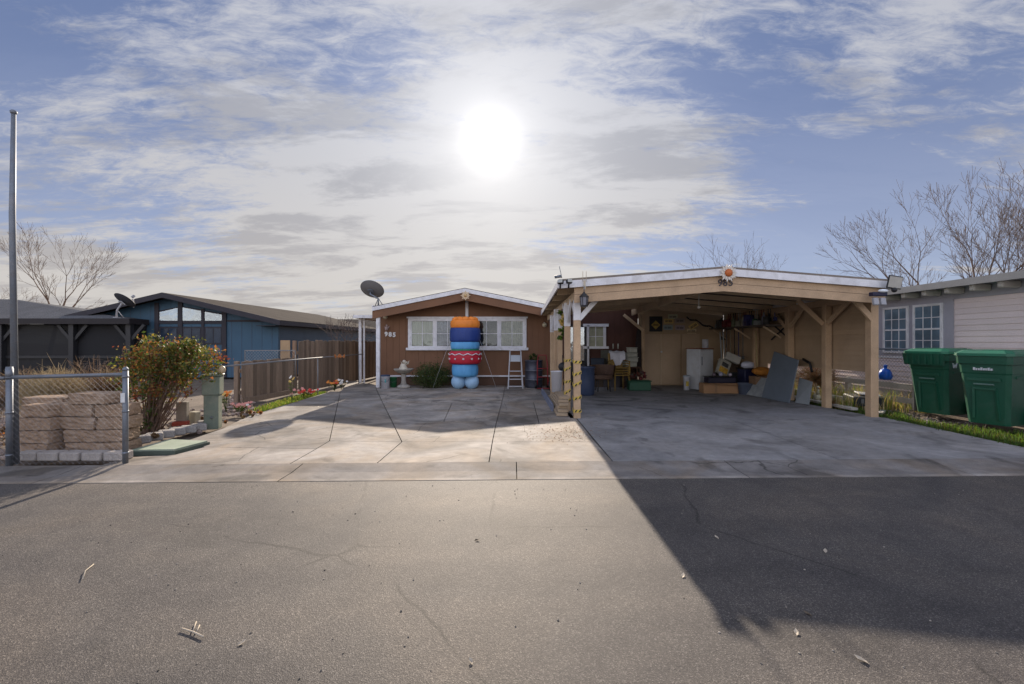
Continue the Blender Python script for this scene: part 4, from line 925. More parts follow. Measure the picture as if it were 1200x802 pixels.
q = MB().lathe([(.15, .53), (.13, .60), (.09, .68), (.05, .74)], (x-.01, y, 0), 14).ball((x+.02, y-.02, .80), .055).ball((x+.05, y, .72), .06, sc=(.8, .8, 1.1)).tube([(x+.05, y-.03, .74), (x+.12, y-.06, .80)], [.028, .018], 6).tube([(x-.03, y-.03, .74), (x-.08, y-.07, .67)], [.026, .02], 6)
q.build('figure', sm, t); MB().extr([(x-.02, y+.04, .70), (x-.11, y+.06, .82), (x-.06, y+.05, .70)], (0, .012, 0)).build('wing', sm, t); MB().extr([(x+.06, y+.05, .72), (x+.16, y+.07, .84), (x+.13, y+.06, .72)], (0, .012, 0)).build('wing', sm, t)
def bucket(label, x, y, z, r, h, m, lid=None, rt=.9, name='bucket', cat='bucket', hnd=True):
    t = thing(name, label, cat, (x, y, z)); q = MB().lathe([(r*rt, 0), (r, h*.96), (r*1.06, h*.965), (r*1.06, h), (r*.98, h)]+([] if lid else [(r*.93, h*.95), (r*rt*.95, .02)]), (x, y, z), 24); q.build('body', m, t)
    if hnd: MB().tube([(x-r*1.07, y, z+h*.9), (x-r*.8, y-r*.9, z+h*.62), (x, y-r*1.12, z+h*.55), (x+r*.8, y-r*.9, z+h*.62), (x+r*1.07, y, z+h*.9)], .006, 5).build('handle', galv, t)
    if lid: MB().lathe([(r*1.09, h+.002), (r*1.1, h+.03), (r*.9, h+.045), (.001, h+.045)], (x, y, z), 24).build('lid', lid, t)
    return t
bw = mat('white_bucket_plastic', (.62, .62, .66), .45, .05, 3)
t = bucket('white plastic bucket with dark lid at the left corner post of the brown house', XW(451.5, 13.8), 13.8, 0, .135, .36, bw, mat('navy_lid', (.03, .05, .1), .5)); x = XW(451.5, 13.8)
MB().b2(x+.02, x+.06, 13.8-.142, 13.8-.132, .18, .28).build('label_mark', mat('teal_print', (.1, .35, .35), .5), t)
bucket('small green watering can bucket between the white bucket and bird bath', XW(461, 14.1), 14.1, 0, .11, .30, mat('green_tin', (.03, .16, .06), .5))
# round bush
rx, ry = XW(506, 13.95), 13.95
dk = [mat_leaf('deep_green_leaf', (.028, .05, .014), .25), mat_leaf('mid_green_leaf', (.045, .075, .018), .25), mat_leaf('olive_tip', (.085, .09, .02), .25)]
bush('rounded_shrub', 'low rounded dark green shrub against the house between bird bath and inflatable', 'shrub', (rx, ry, 0), [((rx, ry, .36), (.60, .42, .36), 6500), ((rx, ry, .30), (.50, .36, .28), 2500)], dk, .035, 30, .1, 8, bk_=bark)
# step ladder
lx, ly = XW(604, 13.9), 13.9; t = thing('step_ladder', 'open white step ladder under the right house window', 'ladder', (lx, ly, 0)); alu = mat('ladder_white', (.5, .5, .52), .45, .06, 4)
for s in (-1, 1): MB().bar((lx+s*.22, ly-.25, 0), (lx+s*.16, ly, 1.14), .025, .05).build('front_rail', alu, t); MB().bar((lx+s*.21, ly+.35, 0), (lx+s*.16, ly+.04, 1.12), .02, .03).build('rear_rail', alu, t)
for i, z in enumerate((.07, .28, .52, .82)): 
    wd = .44-.11*z; yy = ly-.25+.25*z/1.14
    MB().box((lx, yy, z), (wd-.03, .09, .022)).build('step', alu, t)
MB().b2(lx-.15, lx+.15, ly-.06, ly-.045, .80, 1.0).build('bucket_shelf', mat('pale_blue_grey', (.42, .46, .5), .5), t)
MB().box((lx, ly+.02, 1.145), (.36, .14, .03), bevel=.006).build('top_cap', alu, t); MB().bar((lx-.17, ly-.1, .55), (lx-.18, ly+.2, .55), .01, .02).bar((lx+.17, ly-.1, .55), (lx+.18, ly+.2, .55), .01, .02).build('spreader', alu, t)
# drum
dx, dy = XW(625.5, 14.1), 14.1; t = thing('metal_drum', 'dark ribbed metal drum between the step ladder and the carport posts', 'drum', (dx, dy, 0))
pr = [(.27, 0)]; z = 0
drm = mat('dark_drum', (.07, .075, .10), .4, .3, 5, .1, metal=.4)
for z in (.03, .22, .25, .28, .50, .53, .56, .80, .82): pr.append((.27 if z not in (.25, .53, .82) else .285, z))
MB().lathe(pr+[(.27, .84)], (dx, dy, 0), 28).build('body', drm, t); MB().lathe([(.276, .235), (.290, .25), (.276, .265)], (dx, dy, 0), 28).lathe([(.276, .515), (.290, .53), (.276, .545)], (dx, dy, 0), 28).build('hoops', galv, t)
q = MB(); leafblob(q, (dx, dy, .92), (.2, .18, .1), 500, .05, 3); tag(q.build('potted_greenery', dk, fix=False), 'dark leafy plant growing from the top of the metal drum', 'plant')
hx, hy = XW(636, 13.6), 13.6; t = thing('hand_truck', 'red tubular hand truck leaning between the drum and the carport posts', 'hand truck', (hx, hy, 0)); rd = mat('red_tube', (.22, .015, .02), .4)
MB().tube([(hx-.16, hy, .12), (hx-.15, hy+.16, .75), (hx-.12, hy+.24, 1.0), (hx+.12, hy+.24, 1.0), (hx+.15, hy+.16, .75), (hx+.16, hy, .12)], .018, 8).tube([(hx-.15, hy+.05, .35), (hx+.15, hy+.05, .35)], .014, 6).tube([(hx-.15, hy+.12, .6), (hx+.15, hy+.12, .6)], .014, 6).build('frame', rd, t)
MB().b2(hx-.18, hx+.18, hy-.2, hy, .02, .035).build('toe_plate', rd, t)
for s in (-1, 1): MB().lathe([(.001, -.03), (.1, -.03), (.115, 0), (.1, .03), (.001, .03)], (hx+s*.2, hy+.08, .115), 16, M=Matrix.Rotation(R(90), 4, 'Y')).build('wheel', black, t)
# lumber
ord6 = ['lowest', 'second lowest', 'third', 'fourth', 'second highest', 'topmost']
for k in range(6):
    y0_, y1_ = 8.55+.05*(k % 3)+.06*k, 11.3-.28*k; xo = random.uniform(-.015, .015)
    q = MB().box((0, 0, .029), (.21+random.uniform(-.03, .03), y1_-y0_, .05), (0, 0, 0), .003)
    o = q.build('lumber_board', lumber, origin=(0, 0, 0)); o.location = (.98+xo+.015*(k-2), (y0_+y1_)/2, .003+k*.054); o.rotation_euler = (0, 0, R(random.uniform(-1.4, 1.4)))
    tag(o, ord6[k]+' board in the lumber pile beside the left carport posts', 'board', 'lumber pile beside the carport posts')
t = bucket('tall white rectangular bin standing on the rear of the lumber pile', .985, 10.05, .30, .125, .46, bw, None, .85, 'waste_bin', 'bin', False)
tag(MB().b2(.80, .84, 9.2, 12.4, 0, .14).build('edging_board', mat('blue_grey_board', (.16, .18, .24), .7, .2, 3)), 'blue grey board edging the left side of the lumber pile', 'board')
bb_ = MB().ball((XW(659.3, 10.4), 10.4, ZW(430, 10.4)), .10, sc=(1, .6, 1), sub=3, jitter=.02).tube([(XW(659.3, 10.4), 10.4, ZW(430, 10.4)+.09), (XW(659.3, 10.4), 10.45, 1.1)], .008, 5).build('hanging_bag', black); tag(bb_, 'round black bag hanging between the second and third left carport posts', 'bag')
q = MB(); random.seed(31)
for z in (2.02, 1.85, 1.66, 1.5): leafblob(q, (XW(661.5, 10), 10, z), (.11, .1, .1), 160, .07, 3)
q.tube([(XW(661.5, 10), 10, 2.2), (XW(661.5, 10), 10, 1.5)], .006, 5)
tag(q.build('hanging_garland', [dk[1], gm[0], pyel], fix=False), 'green and yellow hanging foliage between the left carport posts', 'garland')
# ============================================================= INSIDE THE CARPORT
bx_, by_ = XW(686.5, 12.0), 12.0
t = thing('plastic_barrel', 'dark blue plastic barrel standing behind the front left carport posts', 'barrel', (bx_, by_, 0)); bb = mat('blue_grey_plastic', (.05, .07, .13), .5, .1, 4)
MB().lathe([(.19, 0), (.22, .04), (.235, .35), (.225, .7), (.24, .715), (.24, .75), (.21, .75), (.2, .7)], (bx_, by_, 0), 24).build('body', bb, t); MB().lathe([(.243, .705), (.25, .72), (.25, .745), (.243, .757)], (bx_, by_, 0), 24).build('rim', bb, t)
def chair(x, y, z, yaw, m, lab, grp=None, hb=.86):
    t = thing('patio_chair', lab, 'chair', (0, 0, 0), grp)
    MB().box((0, 0, .43), (.46, .44, .035), (R(-3), 0, 0), .012).build('seat', m, t)
    q = MB().box((0, .24, .68), (.44, .03, .36), (R(-12), 0, 0), .012); q.build('backrest', m, t)
    for sx in (-1, 1):
        for sy in (-1, 1): MB().tube([(sx*.21, sy*.19, .42), (sx*.24, sy*.24, 0)], [.02, .014], 6).build('leg', m, t)
        MB().tube([(sx*.24, .22, .62), (sx*.25, 0, .64), (sx*.25, -.19, .62), (sx*.23, -.2, .43)], .018, 6).build('armrest', m, t)
    t.location = (x, y, z); t.rotation_euler = (0, 0, yaw); return t
mus = mat('mustard_plastic', (.28, .18, .05), .5, .1, 4); bro = mat('brown_wicker', (.11, .065, .045), .7, .3, 30)
cx_, cy_ = XW(725.5, 13.3), 13.3
for k, nm_ in enumerate(('lowest', 'second', 'third', 'topmost')): chair(cx_, cy_+.015*k, .07*k, R(12), mus, nm_+' mustard plastic chair in the stack in the back left of the carport', 'stacked mustard chairs')
cl = MB(); vs = []; n = 14
for i in range(n+1):
    for j in range(7):
        u = j/6; x = cx_-.22+.44*u; s = i/n; yy = cy_+.22 if s < .5 else cy_+.36; z = 1.13-abs(s-.5)*2*(.42 if 1 < j < 5 else .25)+.012*math.sin(j*2.2+i); vs.append((x, yy+(s-.5)*.16+.012*math.sin(j*1.9), z))
for i in range(n):
    for j in range(6): cl.add([vs[i*7+j], vs[i*7+j+1], vs[(i+1)*7+j+1], vs[(i+1)*7+j]], [(0, 1, 2, 3)], 0, True)
tag(cl.build('towel', mat('white_towel', (.6, .6, .66), .9, .1, 8)), 'white towel draped over the back of the mustard chair stack', 'towel')
t = thing('armchair', 'brown round-backed armchair between the blue barrel and the mustard chairs', 'chair', (XW(706.5, 13.0), 13.0, 0)); x, y = XW(706.5, 13.0), 13.0
MB().lathe([(.26, .34), (.28, .38), (.28, .44), (.2, .47), (.001, .47)], (x, y, 0), 20).build('seat', bro, t)
q = MB(); vs = []; n = 18
for i in range(n+1):
    a = R(-20)+R(220)*i/n
    for r_, z in ((.27, .40), (.33, .74), (.36, .74), (.31, .40)): vs.append((x+r_*math.cos(a), y+r_*math.sin(a), z-.0*i))
for i in range(n):
    for k in range(4): q.add([vs[i*4+k], vs[i*4+(k+1) % 4], vs[(i+1)*4+(k+1) % 4], vs[(i+1)*4+k]], [(0, 1, 2, 3)], 0, True)
q.build('backrest', bro, t)
for a in (45, 135, 225, 315): MB().tube([(x+.2*math.cos(R(a)), y+.2*math.sin(R(a)), .36), (x+.25*math.cos(R(a)), y+.25*math.sin(R(a)), 0)], .014, 6).build('leg', blackmetal, t)
# white tubs stacked on a brown table
t = thing('side_table', 'small dark brown table under the stack of white tubs against the back wall', 'table', (XW(739, 14.0), 14.0, 0)); x, y = XW(739, 14.0), 14.0
MB().b2(x-.28, x+.28, y-.22, y+.22, .60, .64, .006).build('tabletop', brown_d, t)
for sx in (-1, 1):
    for sy in (-1, 1): MB().b2(x+sx*.25-.02, x+sx*.25+.02, y+sy*.19-.02, y+sy*.19+.02, 0, .60).build('leg', brown_d, t)
tw = mat('dull_white_plastic', (.42, .42, .36), .5, .15, 5)
for k, (w_, h_, dx_) in enumerate(((.36, .15, -.03), (.32, .14, .04), (.34, .13, .0), (.24, .16, .04))):
    zz_ = .645+sum(q_[1]+.004 for q_ in ((.36, .15), (.32, .14), (.34, .13), (.24, .16))[:0])+sum([.154, .144, .134, .164][:k])
    t = thing('storage_tub', ['lowest', 'second', 'third', 'topmost'][k]+' white tub in the stack on the dark brown table', 'tub', (x+dx_, y, zz_), 'stacked white tubs')
    MB().box((x+dx_, y, zz_+h_/2-.01), (w_, .28, h_-.02), (0, 0, R(random.uniform(-8, 8))), .015).build('body', tw, t); MB().box((x+dx_, y, zz_+h_-.012), (w_+.03, .31, .022), (0, 0, 0), .006).build('lid', tw, t)
x, y = XW(748.5, 13.25), 13.25
t = thing('storage_tote', 'dark green storage tote on the floor left of the shed doors', 'tote', (x, y, 0)); gr_ = mat('tote_green', (.02, .085, .05), .5)
MB().box((x, y, .13), (.62, .38, .26), (0, 0, R(-3)), .02).build('body', gr_, t); MB().box((x, y, .275), (.66, .42, .03), (0, 0, R(-3)), .01).build('lid', gr_, t)
q = MB(); random.seed(5); leafblob(q, (XW(746, 13.4), 13.4, .42), (.3, .18, .12), 350, .08, 3); tag(q.build('clothes_heap', [brown_d, mat('faded_red_cloth', (.16, .03, .03), .8), mat('grey_cloth', (.13, .11, .10), .8)], fix=False), 'heap of dark red and brown scraps on top of the green tote', 'heap')
# hanging coats on dark brown wall
x, y = XW(749, 14.5), 14.5; tag(MB().lathe([(.10, .35), (.15, .8), (.13, 1.3), (.09, 1.75), (.03, 1.9)], (x, y-.05, 0), 12).build('hanging_coat', mat('dark_cloth', (.03, .022, .02), .9)), 'long dark coat hanging beside the shed corner', 'coat')
for i, px in enumerate((718.5, 724.3)):
    p = W(px, 403, 14.4); t = MB().tube([p, p+Vector((0, 0, -.16))], [.018, .018], 8).build('candle', mat('pale_candle', (.45, .48, .42), .5)); tag(t, ['left', 'right'][i]+' one of the two slim pale tubes standing above the towel', 'tube', 'pale tubes above the towel')
tag(MB().b2(XW(704, 14.6), XW(716, 14.6), 14.55, 14.6, .55, 1.14).build('framed_screen', mat('grey_green_screen', (.10, .10, .08), .6, .2, 9)), 'dull grey green framed panel leaning against the back wall behind the chairs', 'panel')
# signs on the shed
yel = mat('sign_yellow', (.45, .33, .06), .5, .2, 12)
t = thing('sign', 'black square sign with a yellow diamond on the shed wall', 'sign', tuple(W(768.5, 389, 14.68)))
MB().b2(XW(761, 14.68), XW(776, 14.68), 14.66, 14.685, ZW(389, 14.68), ZW(371, 14.68)).build('board', black, t)
c = W(768.5, 381, 14.65); o = MB().extr([c+Vector((-.145, 0, 0)), c+Vector((0, 0, -.145)), c+Vector((.145, 0, 0)), c+Vector((0, 0, .145))], (0, .006, 0)).build('diamond', yel, t)
MB().b2(c.x-.09, c.x+.09, c.y-.006, c.y-.001, c.z-.03, c.z-.008).b2(c.x-.09, c.x+.09, c.y-.006, c.y-.001, c.z+.008, c.z+.03).build('dark_lettering', mat('sign_brown_print', (.09, .05, .02), .5), o)
pl = [(788.5, 371.3, 0, (.42, .40, .27), 'pale cream plate hung highest of the licence plates on the shed'), (783.7, 376.5, 0, (.50, .36, .13), 'yellow orange licence plate left of the brown one on the shed'), (796.8, 376, 0, (.28, .22, .18), 'brown grey licence plate right of the yellow orange one on the shed'), (782.7, 384, 0, (.22, .28, .28), 'blue green licence plate, bottom left of the plates on the shed'), (796.8, 384.2, 0, (.30, .24, .25), 'faded pinkish licence plate just right of the blue green one'), (810.5, 388.3, 0, (.52, .42, .26), 'cream licence plate hung lowest, under the tilted plate'), (812.7, 382, 32, (.52, .38, .14), 'tilted yellow licence plate under the dark garland')]
for i, (px, py, an, c, lab) in enumerate(pl):
    p = W(px, py, 14.67); t = thing('licence_plate', lab, 'licence plate', tuple(p), 'licence plates on the shed wall'); Rm = Euler((0, -R(an), 0))
    pm = mat('plate_paint_%s' % 'abcdefg'[i], tuple(min(.8, v_*1.4) for v_ in c), .45, .1, 12)
    MB().box(p, (.30, .006, .155), Rm, .0).build('plate', pm, t); q = MB(); dkp = mat('plate_print', (.07, .06, .06), .5)
    for k in range(6): q.box(p+Rm.to_matrix() @ Vector((-.095+k*.038, -.005, -.005)), (.022 if k != 2 else .012, .003, .065), Rm)
    q.build('raised_characters', dkp, t)
q = MB(); random.seed(9); 
for k in range(40):
    u = k/39; p = W(805+30*u, 372+13*u+1.2*math.sin(u*12), 14.64); q.ball(p, random.uniform(.018, .035), 0, 1, .3, (1, .4, 1), False)
tag(q.build('garland', black, fix=False), 'dark knobbly garland sloping down across the shed wall beside the tilted plate', 'garland')
# white jug, fridge, roll
t = bucket('white plastic jug with yellow label on the floor left of the white fridge', XW(804.5, 13.3), 13.3, 0, .09, .38, bw, mat('pale_lid', (.4, .45, .5), .5), .95, 'jug', 'jug', False); x = XW(804.5, 13.3)
MB().b2(x-.05, x+.03, 13.3-.096, 13.3-.088, .12, .26).build('label', yel, t)
fx, fy, fa = XW(822.5, 13.35), 13.5, R(-25)
t = thing('fridge', 'waist-high white fridge in front of the shed panel', 'fridge', (0, 0, 0)); 
MB().box((0, .03, .60), (.52, .46, 1.18), (0, 0, 0), .012, seg=2).build('body', steel_p, t); MB().box((0, -.235, .60), (.52, .05, 1.15), (0, 0, 0), .012, seg=2).build('door', steel_p, t); MB().box((.0, .0, 1.205), (.55, .55, .03), (0, 0, 0), .005).build('top_board', mat('red_brown_board', (.22, .09, .05), .6), t)
MB().box((-.2, -.275, .85), (.025, .03, .25), bevel=.006).build('handle', galv, t); t.location = (fx, fy, 0); t.rotation_euler = (0, 0, R(24))
p = W(826.5, 408, 13.5); tag(MB().lathe([(.085, 0), (.085, .26), (.03, .26), (.03, .2)], (p.x, p.y, 1.222), 18).build('paper_roll', mat('white_paper', (.52, .52, .56), .8)), 'white paper roll standing on the fridge', 'paper roll')
x, y = XW(848, 12.25), 12.5
t = thing('cardboard_box', 'long low brown cardboard box on the floor right of the white fridge', 'box', (x, y, 0)); MB().box((x, y, .14), (.98, .34, .27), (0, 0, R(-2)), .004).build('body', cardb, t); MB().b2(x-.2, x-.14, y-.182, y-.176, .02, .27).build('tape_strip', mat('dull_tape', (.25, .15, .08), .4), t)
MB().bar((x-.49, y-.2, .27), (x+.49, y-.23, .235), .16, .005).build('flap', cardb, t)
t = thing('black_tote', 'shallow black tote on top of the cardboard box', 'tote', (x+.02, y, .28)); MB().box((x+.02, y+.02, .36), (.76, .32, .16), (0, 0, R(2)), .02).build('body', mat('near_black_purple', (.02, .018, .035), .5), t); MB().box((x+.02, y+.02, .45), (.8, .36, .02), (0, 0, R(2)), .006).build('rim', black, t)
random.seed(14)
for i, (px, py, s, c, nm_, lab) in enumerate(((846, 443, .06, (.3, .3, .4), 'ball', 'grey ball on the black tote'), (857, 444, .05, (.35, .3, .35), 'ball', 'smaller pinkish ball on the black tote'), (838, 443, .055, (.1, .08, .1), 'ball', 'dark ball at the left end of the black tote'))):
    p = W(px, py, 12.35); tag(MB().ball((p.x, 12.42, .46+s), s).build(nm_, mat('ball_%s' % 'abc'[i], c, .5)), lab, 'ball')
t = thing('picture_box', 'tilted box with yellow and dark picture resting on the black tote', 'box', tuple(W(848, 442, 12.6))); p = W(847.5, 431, 12.75); M = Euler((R(-15), R(28), R(6)))
MB().box(p, (.34, .10, .44), M, .004).build('body', mat('grey_print', (.33, .32, .27), .5, .3, 12), t); MB().box(p+M.to_matrix() @ Vector((0, -.053, -.09)), (.26, .004, .16), M).build('yellow_picture', mat('yellow_print', (.48, .28, .04), .5, .5, 14), t); MB().box(p+M.to_matrix() @ Vector((0, -.053, .08)), (.2, .004, .12), M).build('dark_picture', mat('dark_print', (.05, .05, .05), .5, .5, 14), t)
p = W(858.5, 420, 12.8); tag(MB().box(p, (.42, .12, .22), (R(-10), R(24), 0), .02, seg=2).build('white_case', mat('dirty_white', (.40, .39, .35), .5)), 'tilted off-white case lying above the picture box', 'case')
MB_ = MB()
x, y = XW(876, 12.7), 12.7
t = thing('laundry_basket', 'dark blue tall laundry basket holding a white bag', 'basket', (x, y, 0)); MB().box((x, y, .33), (.40, .36, .64), (0, 0, R(5)), .03, seg=2).build('body', mat('basket_navy', (.012, .014, .05), .5), t); MB().box((x, y, .66), (.44, .40, .03), (0, 0, R(5)), .01).build('rim', black, t)
tag(MB().ball((x-.01, y-.03, .76), .17, sub=3, jitter=.05, sc=(1.1, .9, .62)).build('white_bag', mat('white_bag_plastic', (.55, .57, .68), .5)), 'crumpled white bag stuffed in the dark laundry basket', 'bag')
x, y = XW(873, 12.2), 12.2; t = thing('storage_bin', 'blue grey bin on the floor in front of the laundry basket', 'bin', (x, y, 0)); MB().lathe([(.15, 0), (.18, .28), (.195, .285), (.195, .30), (.17, .30), (.15, .05)], (x, y, 0), 20).build('body', mat('bin_blue_grey', (.10, .12, .17), .6), t)
for i, (px, lab) in enumerate(((846, 'left of the two white fluorescent tubes standing behind the fridge'), (849.5, 'right of the two white fluorescent tubes standing behind the fridge'))):
    p = W(px, 420, 14.2); tag(MB().tube([(p.x, 14.2, .7), (p.x+.01, 14.35, 1.72)], .02, 8).build('fluorescent_tube', mat('tube_white', (.55, .58, .58), .3)), lab, 'tube')
tag(MB().tube([(XW(887, 12.5), 12.45, .0), (XW(886, 12.5), 12.5, 1.70)], .016, 8).build('wooden_pole', mat('pale_pole', (.45, .36, .18), .5)), 'pale yellow upright pole leaning on the side wall beside the laundry basket', 'pole')
random.seed(15); q = MB(); cx_, cy_ = XW(893, 12.1), 12.1
q.ball((cx_, cy_, .62), .22, sub=3, jitter=.06, sc=(1.15, .8, .55)); tag(q.build('orange_cloth', mat('orange_cloth', (.36, .14, .02), .8, .4, 9)), 'crumpled orange cloth bundle on the brown crate by the side wall', 'cloth')
tag(MB().b2(cx_-.26, cx_+.26, cy_-.18, cy_+.18, 0, .49, .01).build('wooden_crate', mat('crate_brown', (.20, .12, .07), .8, .2, 4)), 'brown crate under the orange cloth, behind the light grey panel', 'crate')
def panel(label, pts, m, th=.025):
    pts = [Vector(p) for p in pts]; n = (pts[1]-pts[0]).cross(pts[3]-pts[0]).normalized()
    tag(MB().extr(pts, n*th).build('leaning_panel', m), label, 'panel')
def at(px, py, y): return W(px, py, y)
pb = mat('slate_blue_board', (.15, .18, .215), .6, .1, 2, .05)
panel('large slate blue board leaning against the side wall of the carport', [(6.30, 11.45, 0), (6.36, 10.42, 0), (6.60, 10.46, .98), (6.60, 11.42, 1.16)], pb)
panel('light grey speckled board leaning left of the large slate blue board', [(6.22, 12.1, 0), (6.28, 11.45, 0), (6.55, 11.5, .46), (6.55, 12.15, .46)], mat('speckled_grey_board', (.30, .32, .33), .7, .25, 6, .2, 80))
panel('small grey board leaning right of the large slate blue board', [(6.50, 10.42, 0), (6.60, 10.10, 0), (6.74, 10.2, .50), (6.72, 10.62, .56)], mat('grey_board', (.24, .26, .27), .6, .1, 3))
tag(MB().tube([(6.75, 10.55, 1.0), (6.74, 10.3, .92), (6.76, 10.25, .72)], .03, 6).build('black_hose', black), 'black strap hooked over the top of the large slate blue board', 'strap')
# cross tool
q = MB().bar((6.78, 11.9, 1.46), (6.78, 11.2, 1.83), .02, .03).bar((6.79, 11.75, 1.80), (6.79, 11.1, 1.45), .02, .03); tag(q.build('crossed_rods', blackmetal), 'two crossed black rods on the tan side wall under the shelf', 'rods')
# more clutter along the walls
random.seed(71)
for (px, y, z, sz, c, nm_, lab) in (
    (716, 14.2, 0, (.5, .4, .42), (.05, .045, .05), 'box', 'dark grey box on the floor behind the mustard chairs'),
    (700, 14.3, 0, (.45, .4, .6), (.07, .05, .035), 'box', 'tall dark brown box behind the round-backed armchair'),
    (700, 14.3, .602, (.4, .35, .28), (.03, .04, .06), 'box', 'dark blue box standing on the tall dark brown box'),
    (728, 14.3, 0, (.4, .4, .78), (.06, .055, .05), 'box', 'tall charcoal box left of the dark brown table'),
    (853, 13.6, 0, (.55, .5, .50), (.05, .06, .07), 'box', 'blue black box on the floor behind the cardboard box'),
    (853, 13.6, .502, (.45, .4, .34), (.14, .10, .07), 'box', 'brown box stacked on the blue black box'),
    (866, 14.1, 0, (.4, .4, .95), (.07, .06, .05), 'cabinet', 'narrow dark cabinet in the back right corner of the carport'),
    (866, 14.1, .952, (.34, .3, .25), (.20, .18, .15), 'box', 'grey cream box on top of the narrow dark cabinet'),
    (901, 11.9, .0, (.3, .4, .34), (.09, .09, .10), 'box', 'grey box beside the brown crate under the orange cloth')):
    t = thing(nm_, lab, nm_, (XW(px, y), y, z)); x = XW(px, y); m_ = mat('clutter_%s' % lab.split(' on')[0].split(' beh')[0].split(' st')[0].replace(' ', '_'), c, .7, .2, 4); ro = (0, 0, R(random.uniform(-9, 9)))
    MB().box((x, y, z+sz[2]/2), sz, ro, .006).build('body', m_, t); MB().box((x, y, z+sz[2]+.002), (sz[0]*1.02, sz[1]*1.02, .012), ro).build('lid', m_, t)
for i, (py, px, l_, c) in enumerate(((378, 846, .5, (.07, .06, .05)), (380, 852, .7, (.25, .2, .12)), (376, 858, .6, (.05, .05, .05)))):
    p = W(px, py, 14.5); tag(MB().tube([p, p+Vector((.03, 0, -l_))], .014, 6).box(p+Vector((.03, 0, -l_)), (.16, .02, .12), (0, R(6), 0)).build('garden_tool', mat('tool_%d' % i, c, .6)), ['black', 'wooden', 'dark'][i]+' handled garden tool hung in the back corner, '+['left', 'middle', 'right'][i]+' of three', 'tool')
for i in range(9):
    y = 13.9-i*.30; l_ = .22+.12*random.random(); m_ = [mat('pale_strap', (.42, .40, .34), .7), mat('red_strap', (.2, .03, .03), .7), mat('dark_strap', (.04, .04, .045), .7)][i % 3]; x = 6.5
    q = MB(); vs = []
    for k in range(13): a_ = math.pi*k/12; vs.append((x, y-.05*math.cos(a_)+.0, 2.24-.0-l_*math.sin(a_)))
    tag(q.tube(vs, .011, 5).build('rope', m_), ['pale', 'dark red', 'black'][i % 3]+' looped rope hanging above the high shelf, '+['first', 'second', 'third', 'fourth', 'fifth', 'sixth', 'seventh', 'eighth', 'ninth'][i]+' from the far end', 'rope', 'ropes above the high shelf')
# shelf and things on it
t = thing('storage_shelf', 'long dark shelf high on the right side wall of the carport', 'shelf', (6.6, 12.6, 1.8)); MB().b2(6.30, 6.82, 11.3, 14.55, 1.80, 1.84).build('board', mat('dark_shelf', (.10, .08, .065), .8), t)
for y in (11.5, 13.0, 14.4): MB().bar((6.35, y, 1.79), (6.80, y, 1.5), .03, .04).build('bracket', tan2, t)
random.seed(44)
kinds = [('bottle', 'bottle'), ('jar', 'jar'), ('can', 'can'), ('box', 'box')]
cols_ = [((.28, .30, .30), 'grey white'), ((.17, .03, .03), 'dark red'), ((.20, .22, .13), 'olive'), ((.40, .38, .30), 'cream'), ((.05, .05, .16), 'navy'), ((.25, .27, .35), 'pale blue'), ((.06, .06, .06), 'black'), ((.06, .14, .08), 'green')]
seq = [(0, 0, .16), (3, 6, .24), (0, 6, .3), (2, 1, .18), (3, 1, .22), (2, 1, .16), (0, 2, .3), (1, 3, .16), (0, 3, .30), (1, 5, .18), (3, 4, .30), (0, 4, .28), (1, 7, .17), (3, 0, .12), (0, 5, .32), (2, 6, .2)]
posn = ['first', 'second', 'third', 'fourth', 'fifth', 'sixth', 'seventh', 'eighth', 'ninth', 'tenth', 'eleventh', 'twelfth', 'thirteenth', 'fourteenth', 'fifteenth', 'sixteenth']
for i, (k, c, h_) in enumerate(seq):
    y = 14.35-i*.19; x = 6.45+random.uniform(-.04, .06); m_ = mat('shelf_item_%s' % cols_[c][1].replace(' ', '_'), cols_[c][0], .4, .3, 9); z = 1.842
    lab = '%s %s on the high shelf, %s from its far end' % (cols_[c][1], kinds[k][1], posn[i])
    if k == 0: q = MB().lathe([(.05, 0), (.055, .02), (.055, h_*.6), (.02, h_*.78), (.02, h_)], (x, y, z), 12)
    elif k == 1: q = MB().lathe([(.065, 0), (.07, .02), (.07, h_*.8), (.055, h_*.86), (.058, h_)], (x, y, z), 12)
    elif k == 2: q = MB().lathe([(.075, 0), (.075, h_), (.07, h_)], (x, y, z), 14)
    else: q = MB().box((x, y, z+h_/2), (.16, .15, h_), (0, 0, R(random.uniform(-9, 9))), .006)
    tag(q.build(kinds[k][0], m_), lab, kinds[k][1], 'things on the high shelf')
for i in range(12):
    y = 14.2-i*.25; m_ = [mat('dull_handle', (.16, .16, .16), .6), mat('pale_handle', (.32, .28, .2), .6), blackmetal, mat('blue_handle', (.06, .07, .2), .5)][i % 4]; z0 = 1.30 if i < 5 else 1.98; x = 6.70 if i < 5 else 6.62
    q = MB().tube([(x, y, z0-.35 if i < 5 else z0-.02), (x, y+.02, 2.14-.0)], .012, 6)
    q.box((x, y, (z0-.35 if i < 5 else z0)), (.03, .13, .09), (0, 0, 0), .004)
    tag(q.build('hanging_tool', m_), ['long', 'short'][i > 4]+' handled tool hanging on the side wall, '+posn[i]+' from the far end', 'tool', 'tools hanging on the side wall')
tag(MB().tube([(3.9, 9.5, 2.45), (3.9, 9.5, 2.15)], .01, 6).ball((3.9, 9.5, 2.13), .035).build('ceiling_bulb', mat('unlit_bulb', (.55, .53, .48), .3)), 'unlit bulb hanging on a cord under the carport ridge', 'bulb')

